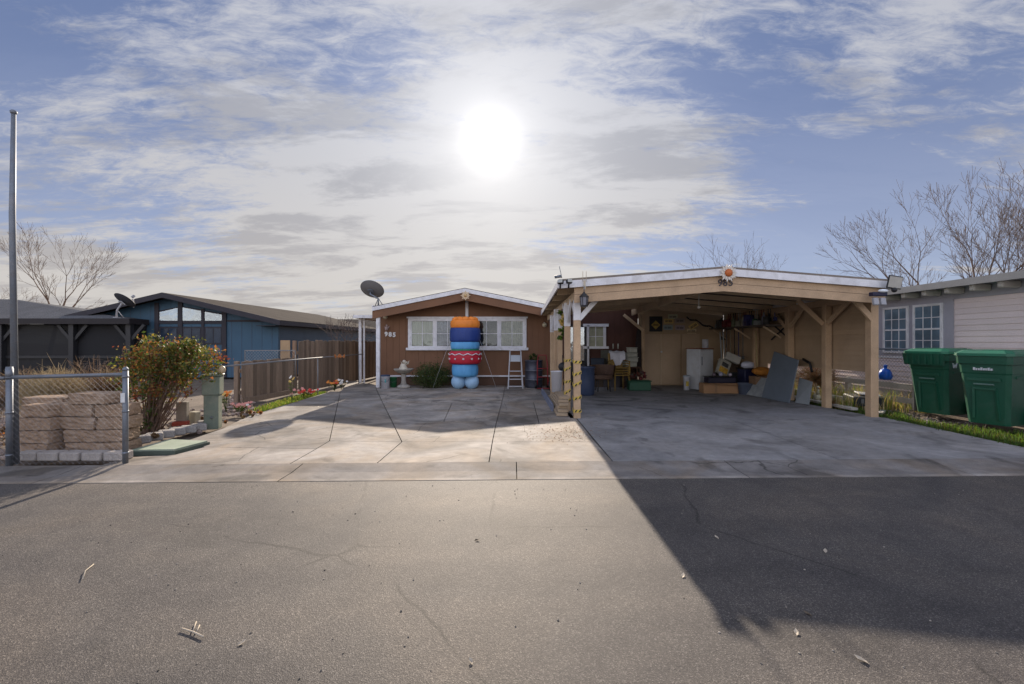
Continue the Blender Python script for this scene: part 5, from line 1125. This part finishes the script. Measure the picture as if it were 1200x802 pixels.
# ============================================================= RIGHT SIDE
rh = thing('pink_house', 'pale pink sided house with grey trim behind the green bins', 'house', (9, 9, 0))
RX = 9.0
q = MB(); z = .28
while z < 2.50:
    zt = z+.112
    q.add([(RX, -2, z), (RX, 16, z), (RX-.014, 16, z), (RX-.014, -2, z), (RX-.001, -2, zt), (RX-.001, 16, zt)], [(0, 1, 2, 3), (3, 2, 5, 4), (0, 3, 4), (1, 5, 2), (0, 4, 5, 1)]); z += .112
q.build('siding', pinkw, rh); MB().b2(RX+.003, RX+.1, -2, 16, 0, 2.5).b2(RX+.1, 16, 15.9, 16, 0, 2.5).build('wall', greytrim, rh)
MB().b2(RX-.01, RX+.0, -2, 16, 0, .28).build('skirting', mat('pink_grey_skirt', (.33, .29, .29), .8), rh)
q = MB().b2(RX-.024, RX-.016, 9.25, 11.35, 1.08, 2.5); q.b2(RX-.024, RX-.016, -2, 9.25, 2.27, 2.5); q.build('grey_trim_panel', greytrim, rh)
MB().b2(RX-.03, RX-.016, 9.2, 16, 1.02, 1.07).build('belt_trim', white, rh)
for (ya, yb) in ((9.52, 10.12), (10.34, 10.94)):
    z0, z1 = 1.19, 2.17; X = RX-.024
    o = MB().b2(X-.03, X-.002, ya-.05, ya, z0-.05, z1+.05).b2(X-.03, X-.002, yb, yb+.05, z0-.05, z1+.05).b2(X-.03, X-.002, ya, yb, z0-.05, z0).b2(X-.03, X-.002, ya, yb, z1, z1+.05).build('window', white, rh)
    MB().b2(X-.012, X-.006, ya, yb, z0, z1).build('pane', mat('blue_grey_pane', (.10, .17, .23), .08, .35, 3, spec=1), o)
    s_ = MB()
    for k in (1, 2): s_.b2(X-.022, X-.013, ya+(yb-ya)*k/3-.008, ya+(yb-ya)*k/3+.008, z0, z1)
    for k in (1, 2, 3): hh = .018 if k == 2 else .008; s_.b2(X-.026 if k == 2 else X-.021, X-.0125, ya, yb, z0+(z1-z0)*k/4-hh, z0+(z1-z0)*k/4+hh)
    s_.build('muntins', white, o)
q = MB(); q.add([(RX-.42, -3, 2.57), (RX-.42, 16.4, 2.57), (RX+6, 16.4, 3.5), (RX+6, -3, 3.5), (RX-.42, -3, 2.53), (RX-.42, 16.4, 2.53), (RX+6, 16.4, 3.46), (RX+6, -3, 3.46)], [(0, 3, 2, 1), (4, 5, 6, 7), (0, 1, 5, 4), (1, 2, 6, 5), (3, 7, 6, 2), (0, 4, 7, 3)]); q.build('roof', shingle, rh)
MB().b2(RX-.46, RX-.425, -3, 16.4, 2.47, 2.60).build('gutter', mat('grey_gutter', (.27, .27, .27), .6, .1, 4), rh); MB().b2(RX-.42, RX-.02, -3, 16.3, 2.50, 2.515).build('soffit', greytrim, rh)
raf = mat('cream_beam', (.46, .43, .39), .7, .1, 4)
for k in range(12): y = 11.05-.5*k; MB().b2(RX-.38, RX-.03, y-.05, y+.05, 2.365, 2.495, .02).build('rafter_tail', raf, rh)
# rail fence beyond
rfence = thing('rail_fence', 'low fence of weathered white planks beside the pale pink house', 'fence', (8.25, 12, 0)); wp = mat('weathered_white_plank', (.45, .42, .37), .8, .2, 4)
for z in (.17, .46): MB().bar((8.3, 9.15, z), (8.1, 16.5, z), .03, .12, bevel=.003).build('rail', wp, rfence)
for y in (9.3, 11.2, 13.2, 15.2): MB().b2(8.26, 8.35, y, y+.09, 0, .55).build('post', wp, rfence)
cf3 = thing('chain_link_fence', 'chain link fence in front of the pale pink house wall behind the blue bag', 'fence', (8.2, 12, 0))
MB().tube([(8.22, 9.2, 1.25), (8.05, 15, 1.25)], .02, 8).build('top_rail', galv, cf3); chainlink(cf3, (8.22, 9.25), (8.10, 13.6), .05, 1.25, .08, .003)
for y in (9.25, 11.6, 14): MB().tube([(8.2, y, 0), (8.2, y, 1.28)], .024, 8).build('post', galv, cf3)
random.seed(77)
p = W(1037.5, 438, 9.9); blub = mat('blue_bag_plastic', (.01, .10, .48), .35, .3, 8)
q = MB(); q.lathe([(.02, -.13), (.09, -.125), (.125, -.06), (.12, .02), (.07, .08), (.025, .11), (.02, .13), (.035, .17), (.02, .19)], tuple(p), 14)
q.v = [(v[0]+random.uniform(-.016, .016), v[1]+random.uniform(-.016, .016), v[2]+random.uniform(-.01, .01)) for v in q.v]
tag(q.build('blue_bag', blub), 'bright blue plastic bag hanging on the chain link fence by the carport post', 'bag')

# wheeled bins
def wheeled_bin(loc, yaw, lab, front_lip):
    t = thing('wheeled_bin', lab, 'wheeled bin', (0, 0, 0), 'green wheeled bins')
    # front faces -Y, width along X
    def ring(w_, d0, d1, z, c=.05):   # chamfered rectangle
        x = w_/2; return [(-x+c, d0, z), (x-c, d0, z), (x, d0+c, z), (x, d1-c, z), (x-c, d1, z), (-x+c, d1, z), (-x, d1-c, z), (-x, d0+c, z)]
    rs = [ring(.50, -.26, .25, .02), ring(.51, -.275, .26, .10), ring(.60, -.36, .33, .78), ring(.615, -.37, .335, .80), ring(.63, -.385, .345, .93), ring(.67, -.41, .36, .935), ring(.68, -.42, .37, 1.05), ring(.64, -.38, .34, 1.05)]
    q = MB(); vs = [v for r_ in rs for v in r_]; fs = [tuple(range(7, -1, -1)), tuple(range((len(rs)-1)*8, len(rs)*8))]
    for i in range(len(rs)-1):
        for k in range(8): fs.append((i*8+k, i*8+(k+1) % 8, (i+1)*8+(k+1) % 8, (i+1)*8+k))
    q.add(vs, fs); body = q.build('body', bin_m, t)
    # arch frame moulded on front, handle bar
    def fy(z): return -.275-(z-.10)*.125
    q = MB()
    for s in (-1, 1): q.bar((s*.15, fy(.10)-.012, .10), (s*.13, fy(.55)-.012, .55), .03, .03)
    q.bar((-.14, fy(.56)-.012, .56), (.14, fy(.56)-.012, .56), .03, .03); q.bar((-.2, fy(.70)-.014, .70), (.2, fy(.70)-.014, .70), .02, .04)
    q.build('moulded_frame', bin_m, t)
    MB().bar((-.12, fy(.62)-.02, .63), (.12, fy(.62)-.02, .63), .025, .02).build('grab_bar', mat('grey_green_bar', (.12, .2, .17), .5), t)
    MB().box((0, -.335, .86), (.0, .0, .0)) 
    for s in (-1, 1): MB().bar((s*.304, -.2, .74), (s*.304, .2, .74), .02, .03).build('side_rib', bin_m, t)
    # lid
    q = MB(); L0 = ring(.72, -.47 if front_lip else -.44, .40, 1.055, .07); L1 = ring(.72, -.47 if front_lip else -.44, .40, 1.095, .07); L2 = ring(.60, -.36, .30, 1.14, .07)
    vs = L0+L1+L2; fs = [tuple(range(7, -1, -1)), tuple(range(16, 24))]
    for i in range(2):
        for k in range(8): fs.append((i*8+k, i*8+(k+1) % 8, (i+1)*8+(k+1) % 8, (i+1)*8+k))
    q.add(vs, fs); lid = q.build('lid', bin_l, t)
    q = MB()
    for k in (-1, 0, 1): q.b2(k*.18-.05, k*.18+.05, -.30, .24, 1.138, 1.15, .004)
    q.build('lid_ridge', bin_l, lid)
    if front_lip:
        q = MB(); q.extr([(-.33, -.475, 1.06), (.33, -.475, 1.06), (.31, -.45, .86), (-.31, -.45, .86)], (0, .03, 0))
        for k in range(6): q.b2(-.27+k*.1, -.235+k*.1, -.485, -.46, .88, 1.05)
        q.build('front_lip', bin_m, lid)
    MB().tube([(-.30, .40, 1.07), (-.30, .46, 1.09), (.30, .46, 1.09), (.30, .40, 1.07)], .018, 8).build('handle', bin_m, t)
    for s in (-1, 1):
        o = MB().lathe([(.001, -.03), (.10, -.03), (.125, -.02), (.125, .02), (.10, .03), (.001, .03)], (s*.30, .24, .125), 20, M=Matrix.Rotation(R(90), 4, 'Y')).build('wheel', black, t)
        MB().lathe([(.001, -.034), (.05, -.034), (.05, .034), (.001, .034)], (s*.30, .24, .125), 12, M=Matrix.Rotation(R(90), 4, 'Y')).build('hub', mat('grey_hub', (.2, .2, .2), .5), o)
    t.location = loc; t.rotation_euler = (0, 0, yaw); t.scale = (1.06, 1.06, 1.09); return t
b1 = wheeled_bin((8.20, 8.68, .03), R(-76), 'dark green wheeled bin with ribbed front lip, farther from the street', True)
b2 = wheeled_bin((8.12, 7.62, .02), R(-70), 'dark green wheeled bin nearer the street, with white lettering on its front', False)
wm = mat('white_print', (.6, .62, .64), .5)
q = MB()
for (a, b) in (((-.045, .04), (-.025, -.04)), ((-.025, -.04), (0, .02)), ((0, .02), (.025, -.04)), ((.025, -.04), (.045, .04))): q.bar((.345, -.2+a[0], .86+a[1]), (.345, -.2+b[0], .86+b[1]), .006, .016, up=(1, 0, 0))
q.v = [(v[0]-.024+b1.location.x, v[1]+b1.location.y, v[2]+b1.location.z) for v in q.v]; q.build('emblem', wm, b1)
q = MB(); xx = -.11
for k, w_ in enumerate((.022, .016, .022, .018, .022, .014, .022, .022)):
    q.b2(xx, xx+w_, -.402, -.381, .84, .84+(.030 if k % 3 else .042)); xx += w_+.010
q.v = [(v[0]+b2.location.x, v[1]+b2.location.y, v[2]+b2.location.z) for v in q.v]; q.build('white_lettering', wm, b2)

# ground on the right
q = MB(); gp = [G(1036, 491), G(1100, 505), G(1200, 526), (8.9, 5.7), (10.5, 5.8), (9.6, 7.0), (7.9, 7.25), (7.5, 8.2), (7.05, 8.9)]
grass(q, gp, 16000, .03, .11, 4, -.07, .007, 5); grass(q, [(6.95, 8.5), (7.4, 8.2), (7.8, 9.2), (7.0, 11.5), (6.9, 11.5)], 3500, .04, .13, 4, -.07, .007, 6)
tag(q.build('grass', [dk[1], gm[1], dk[2], gm[1]], fix=False), 'patchy green grass beside the carport slab in front of the bins', 'grass', kind='stuff')
q = MB(); grass(q, [(7.0, 9.5), (8.2, 9.2), (8.1, 16), (7.0, 16)], 4500, .15, .45, 4, -.05, .007, 7, .6); grass(q, [(8.3, 9.2), (8.9, 9.2), (8.9, 16), (8.3, 16)], 2500, .1, .4, 4, -.05, .007, 8, .5)
tag(q.build('dry_grass', [gm[3], gm[2], tanm[1], gm[0]], fix=False), 'long dry yellow grass between the carport and the pink house', 'grass', kind='stuff')
q = MB(); r = random.Random(8)
for i in range(500):
    x = r.uniform(6.95, 8.3); y = r.uniform(8.0, 13); q.ball((x, y, -.06), r.uniform(.015, .045), 0, 1, .25, (1, .8, .6), False)
tag(q.build('gravel', mat('right_gravel', (.2, .17, .15), .9, .25, 5, .2, 60, isl=.3), fix=False), 'loose gravel and debris beyond the right edge of the carport slab', 'gravel', kind='stuff')
def plank(a, b, w_, h_, m_, lab): tag(MB().bar(a, b, w_, h_, bevel=.003).build('plank', m_), lab, 'plank')
plank((7.0, 9.3, .03), (7.1, 12.8, .03), .14, .05, wp, 'long white plank lying on the ground just outside the carport slab')
plank((7.35, 9.6, .12), (7.4, 13, .12), .05, .13, wp, 'grey white board on edge beyond the long white plank'); plank((7.18, 8.9, .0), (7.55, 9.25, .0), .09, .04, wp, 'short white board on the ground between the two nearest right posts')
x, y = 7.55, 9.75; t = thing('plastic_crate', 'dark slotted plastic crate lying in the grass behind the right carport post', 'crate', (x, y, 0)); q = MB().box((x, y, .16), (.62, .46, .20), (R(4), 0, R(-12)), .02)
q.build('body', mat('crate_black', (.03, .032, .035), .6), t); q = MB()
for k in range(5): q.box((x-.22+k*.11, y-.235, .16), (.05, .012, .09), (R(4), 0, R(-12)))
q.build('slot', mat('slot_grey', (.12, .12, .12), .7), t); MB().box((x+.1, y+.05, .285), (.4, .3, .03), (R(4), R(5), R(-20)), .008).build('lid', mat('pale_grey_lid', (.45, .45, .45), .6), t)
random.seed(51)
tumble('dry_shrub', 'rusty dry shrub outside the carport seen behind the leaning boards', (7.6, 11.4, .45), .55, 420, [lm[4], tanm[2], tanm[0]], .005)
tumble('dry_shrub', 'orange brown weed clump at the slab edge between the side posts', (7.0, 9.95, .05), .16, 120, [lm[4], tanm[0]], .003)
t = thing('goose_figurine', 'small cream goose figurine in the grass right of the leaning boards', 'figurine', (XW(957, 10.6), 10.6, 0)); x, y = XW(957, 10.6), 10.6; cr = mat('cream_ceramic', (.5, .46, .33), .5)
MB().ball((x, y, .12), .09, sc=(.8, 1.2, 1)).tube([(x, y-.03, .15), (x-.01, y-.06, .26), (x-.03, y-.1, .34)], [.05, .028, .024], 8).ball((x-.035, y-.11, .35), .035).build('body', cr, t); MB().tube([(x-.04, y-.14, .345), (x-.045, y-.19, .335)], [.015, .004], 6).build('beak', po, t)

# ============================================================= TREES
baretree('bare_tree', 'bare tree with upswept limbs above the far left porch roof', 'tree', (-30.1, 29.5, 0), 6.9, 15, .32, 1, 'bare trees on the skyline', 6, .16, bark2, (.0, 0), .34)
baretree('bare_tree', 'low bare tree at the far left edge behind the pole', 'tree', (-37, 33, 0), 7, 3, .7, 2, 'bare trees on the skyline', 5, .12, bark2, (0, 0), .24)
baretree('bare_tree', 'spreading bare tree behind the pink house, left of the two big ones', 'tree', (22.6, 23, 0), 10.6, 5, .34, 3, 'bare trees on the skyline', 6, .14, bark, (0, 0), .25)
baretree('bare_tree', 'dense bare tree behind the pink house at the right edge', 'tree', (26.2, 23, 0), 11.0, 8, .37, 3, 'bare trees on the skyline', 6, .14, bark, (.02, 0), .25)
baretree('bare_tree', 'small two-stemmed bare tree above the carport peak', 'tree', (18.0, 35, 0), 10.2, 12, .45, 2, 'bare trees on the skyline', 5, .11, bark, (0, 0), .28)
for i, (x, h_, lab) in enumerate(((30, 9.6, 'left one of the low bare treetops over the right carport roof'), (33.5, 10, 'middle one of the low bare treetops over the right carport roof'), (37, 9.6, 'right one of the low bare treetops over the right carport roof'))): baretree('bare_tree', lab, 'tree', (x, 48, 0), h_, 30+i, .6, 2, 'bare trees on the skyline', 4, .12, bark, (0, 0), .28)
baretree('bare_tree', 'thin bare shrubby tree between the blue house roof and the white awning', 'tree', (-7.6, 20.5, 0), 3.6, 41, .5, 5, 'bare trees on the skyline', 3, .03, bark, (.1, 0), .28)

# debris on the road
lfm = [mat('dry_pale_leaf', (.42, .36, .28), .7), mat('dry_dark_leaf', (.12, .09, .06), .7)]
random.seed(61)
deb = [(840, 631, 0, 'pale leaf on the shaded road, nearest the house'), (967, 647, 0, 'pale leaf in the middle of the shaded road'), (947, 721, 1, 'dark leaf at the edge of the road shadow'), (933, 743, 0, 'cream leaf just outside the road shadow'), (283, 755, 0, 'white leaf right of the forked twig'), (552, 777, 0, 'upright pale leaf near the bottom middle of the road'), (1010, 775, 0, 'cream leaf fragment near the bottom right of the road'), (800, 676, 0, 'pale fleck on the sunny road beside the shadow edge'), (559, 634, 1, 'dark fleck in the middle of the sunny road')]
for px, py, mi, lab in deb:
    x, y = G(px, py); y = (H+.03)*F/(py-401); x = (px-600)/F*y; s = random.uniform(.015, .028); a = random.uniform(0, 3.14); q = MB(); c, s_ = math.cos(a), math.sin(a); vs = []
    for u, v, z in ((-1, 0, .004), (-.4, .45, .012), (.5, .4, .008), (1.2, 0, .014), (.4, -.5, .01), (-.5, -.4, .006), (0, 0, .003)): vs.append((x+(u*c-v*s_)*s, y+(u*s_+v*c)*s, -.03+z))
    q.add(vs, [(6, i, (i+1) % 6) for i in range(6)]); tag(q.build('fallen_leaf', lfm[mi]), lab, 'leaf', 'fallen leaves on the road')
q = MB(); r = random.Random(99)
for i in range(260):
    x = r.uniform(-4.5, 4.5); y = r.uniform(1.6, 4.55); q.ball((x, y, -.028), r.uniform(.0025, .007), 0, 1, .3, (1, .8, .6), False)
tag(q.build('grit', mat('road_grit', (.2, .18, .155), .9, isl=.8), fix=False), 'loose grit and tiny stones scattered over the road', 'grit', kind='stuff')
q = MB(); r = random.Random(17)
for i in range(420):
    px = r.gauss(665, 24); py = r.gauss(507, 6)
    if py < 494: continue
    x, y = G(px, py); a = r.uniform(0, 6.28); s = r.uniform(.005, .014); c, s_ = math.cos(a)*s, math.sin(a)*s
    q.add([(x-c, y-s_, .002), (x+s_*.5, y-c*.5, .006), (x+c, y+s_, .004), (x-s_*.5, y+c*.5, .009)], [(0, 1, 2, 3)], i % 3)
tag(q.build('leaf_litter', [lm[4], tanm[2], tanm[0]], fix=False), 'brown leaf crumbs scattered on the driveway in front of the lumber pile', 'leaf litter', kind='stuff')
def rp(px, py): y = (H+.03)*F/(py-401); return Vector(((px-600)/F*y, y, -.02))
tag(MB().tube([rp(213, 739), rp(226, 743), rp(239, 749)], .004, 5).tube([rp(226, 743), rp(230, 731)], .003, 5).tube([rp(230, 744), rp(234, 735)], .003, 5).build('forked_twig', lfm[0]), 'forked dry twig lying on the road at lower left', 'twig')
tag(MB().tube([rp(97, 681), rp(100, 671), rp(110, 663)], .003, 5).build('grass_stalk', lfm[0]), 'thin curved straw on the road at the left', 'straw')

# ============================================================= SKY, SUN, CAMERA
SUN_EL, SUN_AZ = R(23.75), R(-2.7)           # azimuth measured from +Y towards +X
sd = Vector((math.sin(SUN_AZ)*math.cos(SUN_EL), math.cos(SUN_AZ)*math.cos(SUN_EL), math.sin(SUN_EL)))
w = bpy.data.worlds.new("World"); scene.world = w; w.use_nodes = True; nt = w.node_tree; N = nt.nodes; L = nt.links
bg = N['Background']; bg.inputs['Strength'].default_value = .1
sky = N.new('ShaderNodeTexSky'); sky.sky_type = 'NISHITA'; sky.sun_disc = False; sky.sun_elevation = SUN_EL; sky.sun_rotation = SUN_AZ; sky.altitude = 1300; sky.air_density = 1.0; sky.dust_density = .6; sky.ozone_density = 2
tc = N.new('ShaderNodeTexCoord'); V = tc.outputs['Generated']
def M_(op, a, b=None, c=None, clamp=False):
    n = N.new('ShaderNodeMath'); n.operation = op; n.use_clamp = clamp
    for i, v in enumerate((a, b, c)):
        if v is None: continue
        if isinstance(v, (int, float)): n.inputs[i].default_value = v
        else: L.new(v, n.inputs[i])
    return n.outputs[0]
def MR(v, a, b, lo, hi, sm=True):
    n = N.new('ShaderNodeMapRange'); n.interpolation_type = 'SMOOTHSTEP' if sm else 'LINEAR'
    for k, x in (('From Min', a), ('From Max', b), ('To Min', lo), ('To Max', hi)): n.inputs[k].default_value = x
    L.new(v, n.inputs['Value']); return n.outputs[0]
def mixc(f, a, b, bt='MIX'):
    n = N.new('ShaderNodeMix'); n.data_type = 'RGBA'; n.blend_type = bt
    for k, v in (('Factor', f), ('A', a), ('B', b)):
        if isinstance(v, (int, float)): n.inputs[k].default_value = v
        elif isinstance(v, tuple): n.inputs[k].default_value = (*v, 1)
        else: L.new(v, n.inputs[k])
    return n.outputs['Result']
nv = N.new('ShaderNodeVectorMath'); nv.operation = 'NORMALIZE'; L.new(V, nv.inputs[0])
sx = N.new('ShaderNodeSeparateXYZ'); L.new(nv.outputs[0], sx.inputs[0]); DX, DY, DZ = sx.outputs
den = M_('ADD', M_('MAXIMUM', DZ, 0), .16)
cx = N.new('ShaderNodeCombineXYZ'); L.new(M_('DIVIDE', DX, den), cx.inputs[0]); L.new(M_('DIVIDE', DY, den), cx.inputs[1])
def clouds(scale, det, dist, off, stretch, rough=.55, rot=0):
    mp = N.new('ShaderNodeMapping'); mp.inputs['Location'].default_value = off; mp.inputs['Scale'].default_value = stretch; mp.inputs['Rotation'].default_value = (0, 0, rot); L.new(cx.outputs[0], mp.inputs[0])
    n = N.new('ShaderNodeTexNoise'); n.inputs['Scale'].default_value = scale; n.inputs['Detail'].default_value = det; n.inputs['Distortion'].default_value = dist; n.inputs['Roughness'].default_value = rough; L.new(mp.outputs[0], n.inputs[0]); return n.outputs['Fac']
dt = N.new('ShaderNodeVectorMath'); dt.operation = 'DOT_PRODUCT'; L.new(nv.outputs[0], dt.inputs[0]); dt.inputs[1].default_value = sd
ang = M_('ARCCOSINE', M_('MINIMUM', dt.outputs['Value'], .99999))
big = clouds(.75, 4, .6, (3.1, 1.7, 0), (.7, 1.1, 1), rot=R(18)); wsp = clouds(2.3, 11, .6, (7.3, 2.2, 0), (.55, 1.4, 1), .66, R(34)); fin = clouds(14, 8, .6, (1, 5, 0), (.6, 1.3, 1), .7, R(-28))
cov = M_('ADD', M_('ADD', M_('MULTIPLY', big, .50), M_('MULTIPLY', wsp, .44)), M_('MULTIPLY', fin, .26))
cov = M_('ADD', cov, MR(ang, .10, .60, .05, 0)); cov = M_('ADD', cov, MR(DZ, .0, .20, .08, 0))
def region(c, px, py, r, amt):
    d = Vector(((px-600)/F, 1, (401-py)/F)).normalized()
    n = N.new('ShaderNodeVectorMath'); n.operation = 'DOT_PRODUCT'; L.new(nv.outputs[0], n.inputs[0]); n.inputs[1].default_value = d
    return M_('ADD', c, M_('MULTIPLY', M_('EXPONENT', M_('MULTIPLY', M_('SUBTRACT', 1, n.outputs['Value']), -2/r**2)), amt))
for q_ in ((70, 120, .22, -.10), (300, 60, .25, -.05), (1020, 190, .15, -.08), (1150, 60, .22, -.07), (640, 262, .09, -.07), (1080, 290, .14, -.08), (430, 130, .10, -.06), (820, 60, .2, -.03),
           (340, 215, .22, .09), (760, 150, .16, .06), (1020, 112, .09, .14), (600, 330, .26, .06), (100, 290, .2, .05), (540, 120, .12, .05)): cov = region(cov, *q_)
dens = MR(cov, .52, .66, .08, 1)
thick = MR(clouds(2.0, 10, .3, (2.4, 8.1, 0), (.6, 1.4, 1), .66, R(24)), .46, .60, 0, 1)
glow = M_('EXPONENT', M_('MULTIPLY', ang, -6.0)); core = M_('EXPONENT', M_('MULTIPLY', M_('POWER', ang, 2.0), -550)); mid = M_('EXPONENT', M_('MULTIPLY', M_('POWER', ang, 1.5), -60))
skyc = mixc(1.0, sky.outputs[0], (.60, .74, 1.05), 'MULTIPLY')
base = mixc(MR(DZ, 0, .5, 0, 1), (2.35, 2.23, 2.1), (1.9, 1.96, 2.2)); drk = mixc(MR(DZ, 0, .4, 0, 1), (1.22, 1.14, 1.18), (.80, .86, 1.08))
cc = mixc(M_('MULTIPLY', M_('MULTIPLY', thick, .5), MR(ang, .05, .28, .25, 1)), base, drk)
# blue of the clear parts: bounded so the area round the sun does not swamp the picture
blu = mixc(MR(DZ, .02, .55, 0, 1), (1.25, 1.35, 1.65), (.36, .53, 1.02)); blu = mixc(.10, blu, skyc)
c0 = mixc(dens, blu, cc)
def addc(c, f, colr):
    s = N.new('ShaderNodeVectorMath'); s.operation = 'SCALE'; s.inputs[0].default_value = colr; L.new(f, s.inputs['Scale'])
    a = N.new('ShaderNodeVectorMath'); a.operation = 'ADD'; L.new(c, a.inputs[0]); L.new(s.outputs[0], a.inputs[1]); return a.outputs[0]
c1 = addc(c0, glow, (2.15, 2.06, 1.9)); c1 = addc(c1, mid, (.3, .28, .26)); c1 = addc(c1, core, (2.5, 2.4, 2.3))
bs = N.new('ShaderNodeVectorMath'); bs.operation = 'SCALE'; L.new(c1, bs.inputs[0]); L.new(MR(DY, -.6, .15, 2.95, 1.0), bs.inputs['Scale']); c1 = bs.outputs[0]   # sky behind the camera scaled up as added fill for shaded fronts
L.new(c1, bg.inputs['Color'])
sl = bpy.data.lights.new('sun', 'SUN'); sl.energy = 2.9; sl.angle = R(.55); sl.color = (1, .86, .70); so = bpy.data.objects.new('sun', sl); col.objects.link(so); so.location = (0, 0, 20)
so.rotation_euler = sd.to_track_quat('Z', 'Y').to_euler()
cd = bpy.data.cameras.new('camera'); co = bpy.data.objects.new('camera', cd); col.objects.link(co); co.location = (0, 0, H); co.rotation_euler = (R(90), 0, 0); cd.lens = 16; cd.sensor_width = 36; cd.clip_end = 2000; cd.clip_start = .05; scene.camera = co
scene.view_settings.view_transform = 'Standard'; scene.view_settings.look = 'None'; scene.view_settings.gamma = 1; scene.view_settings.use_curve_mapping = False; scene.view_settings.exposure = 1.45
scene.cycles.max_bounces = 6; scene.cycles.transparent_max_bounces = 16
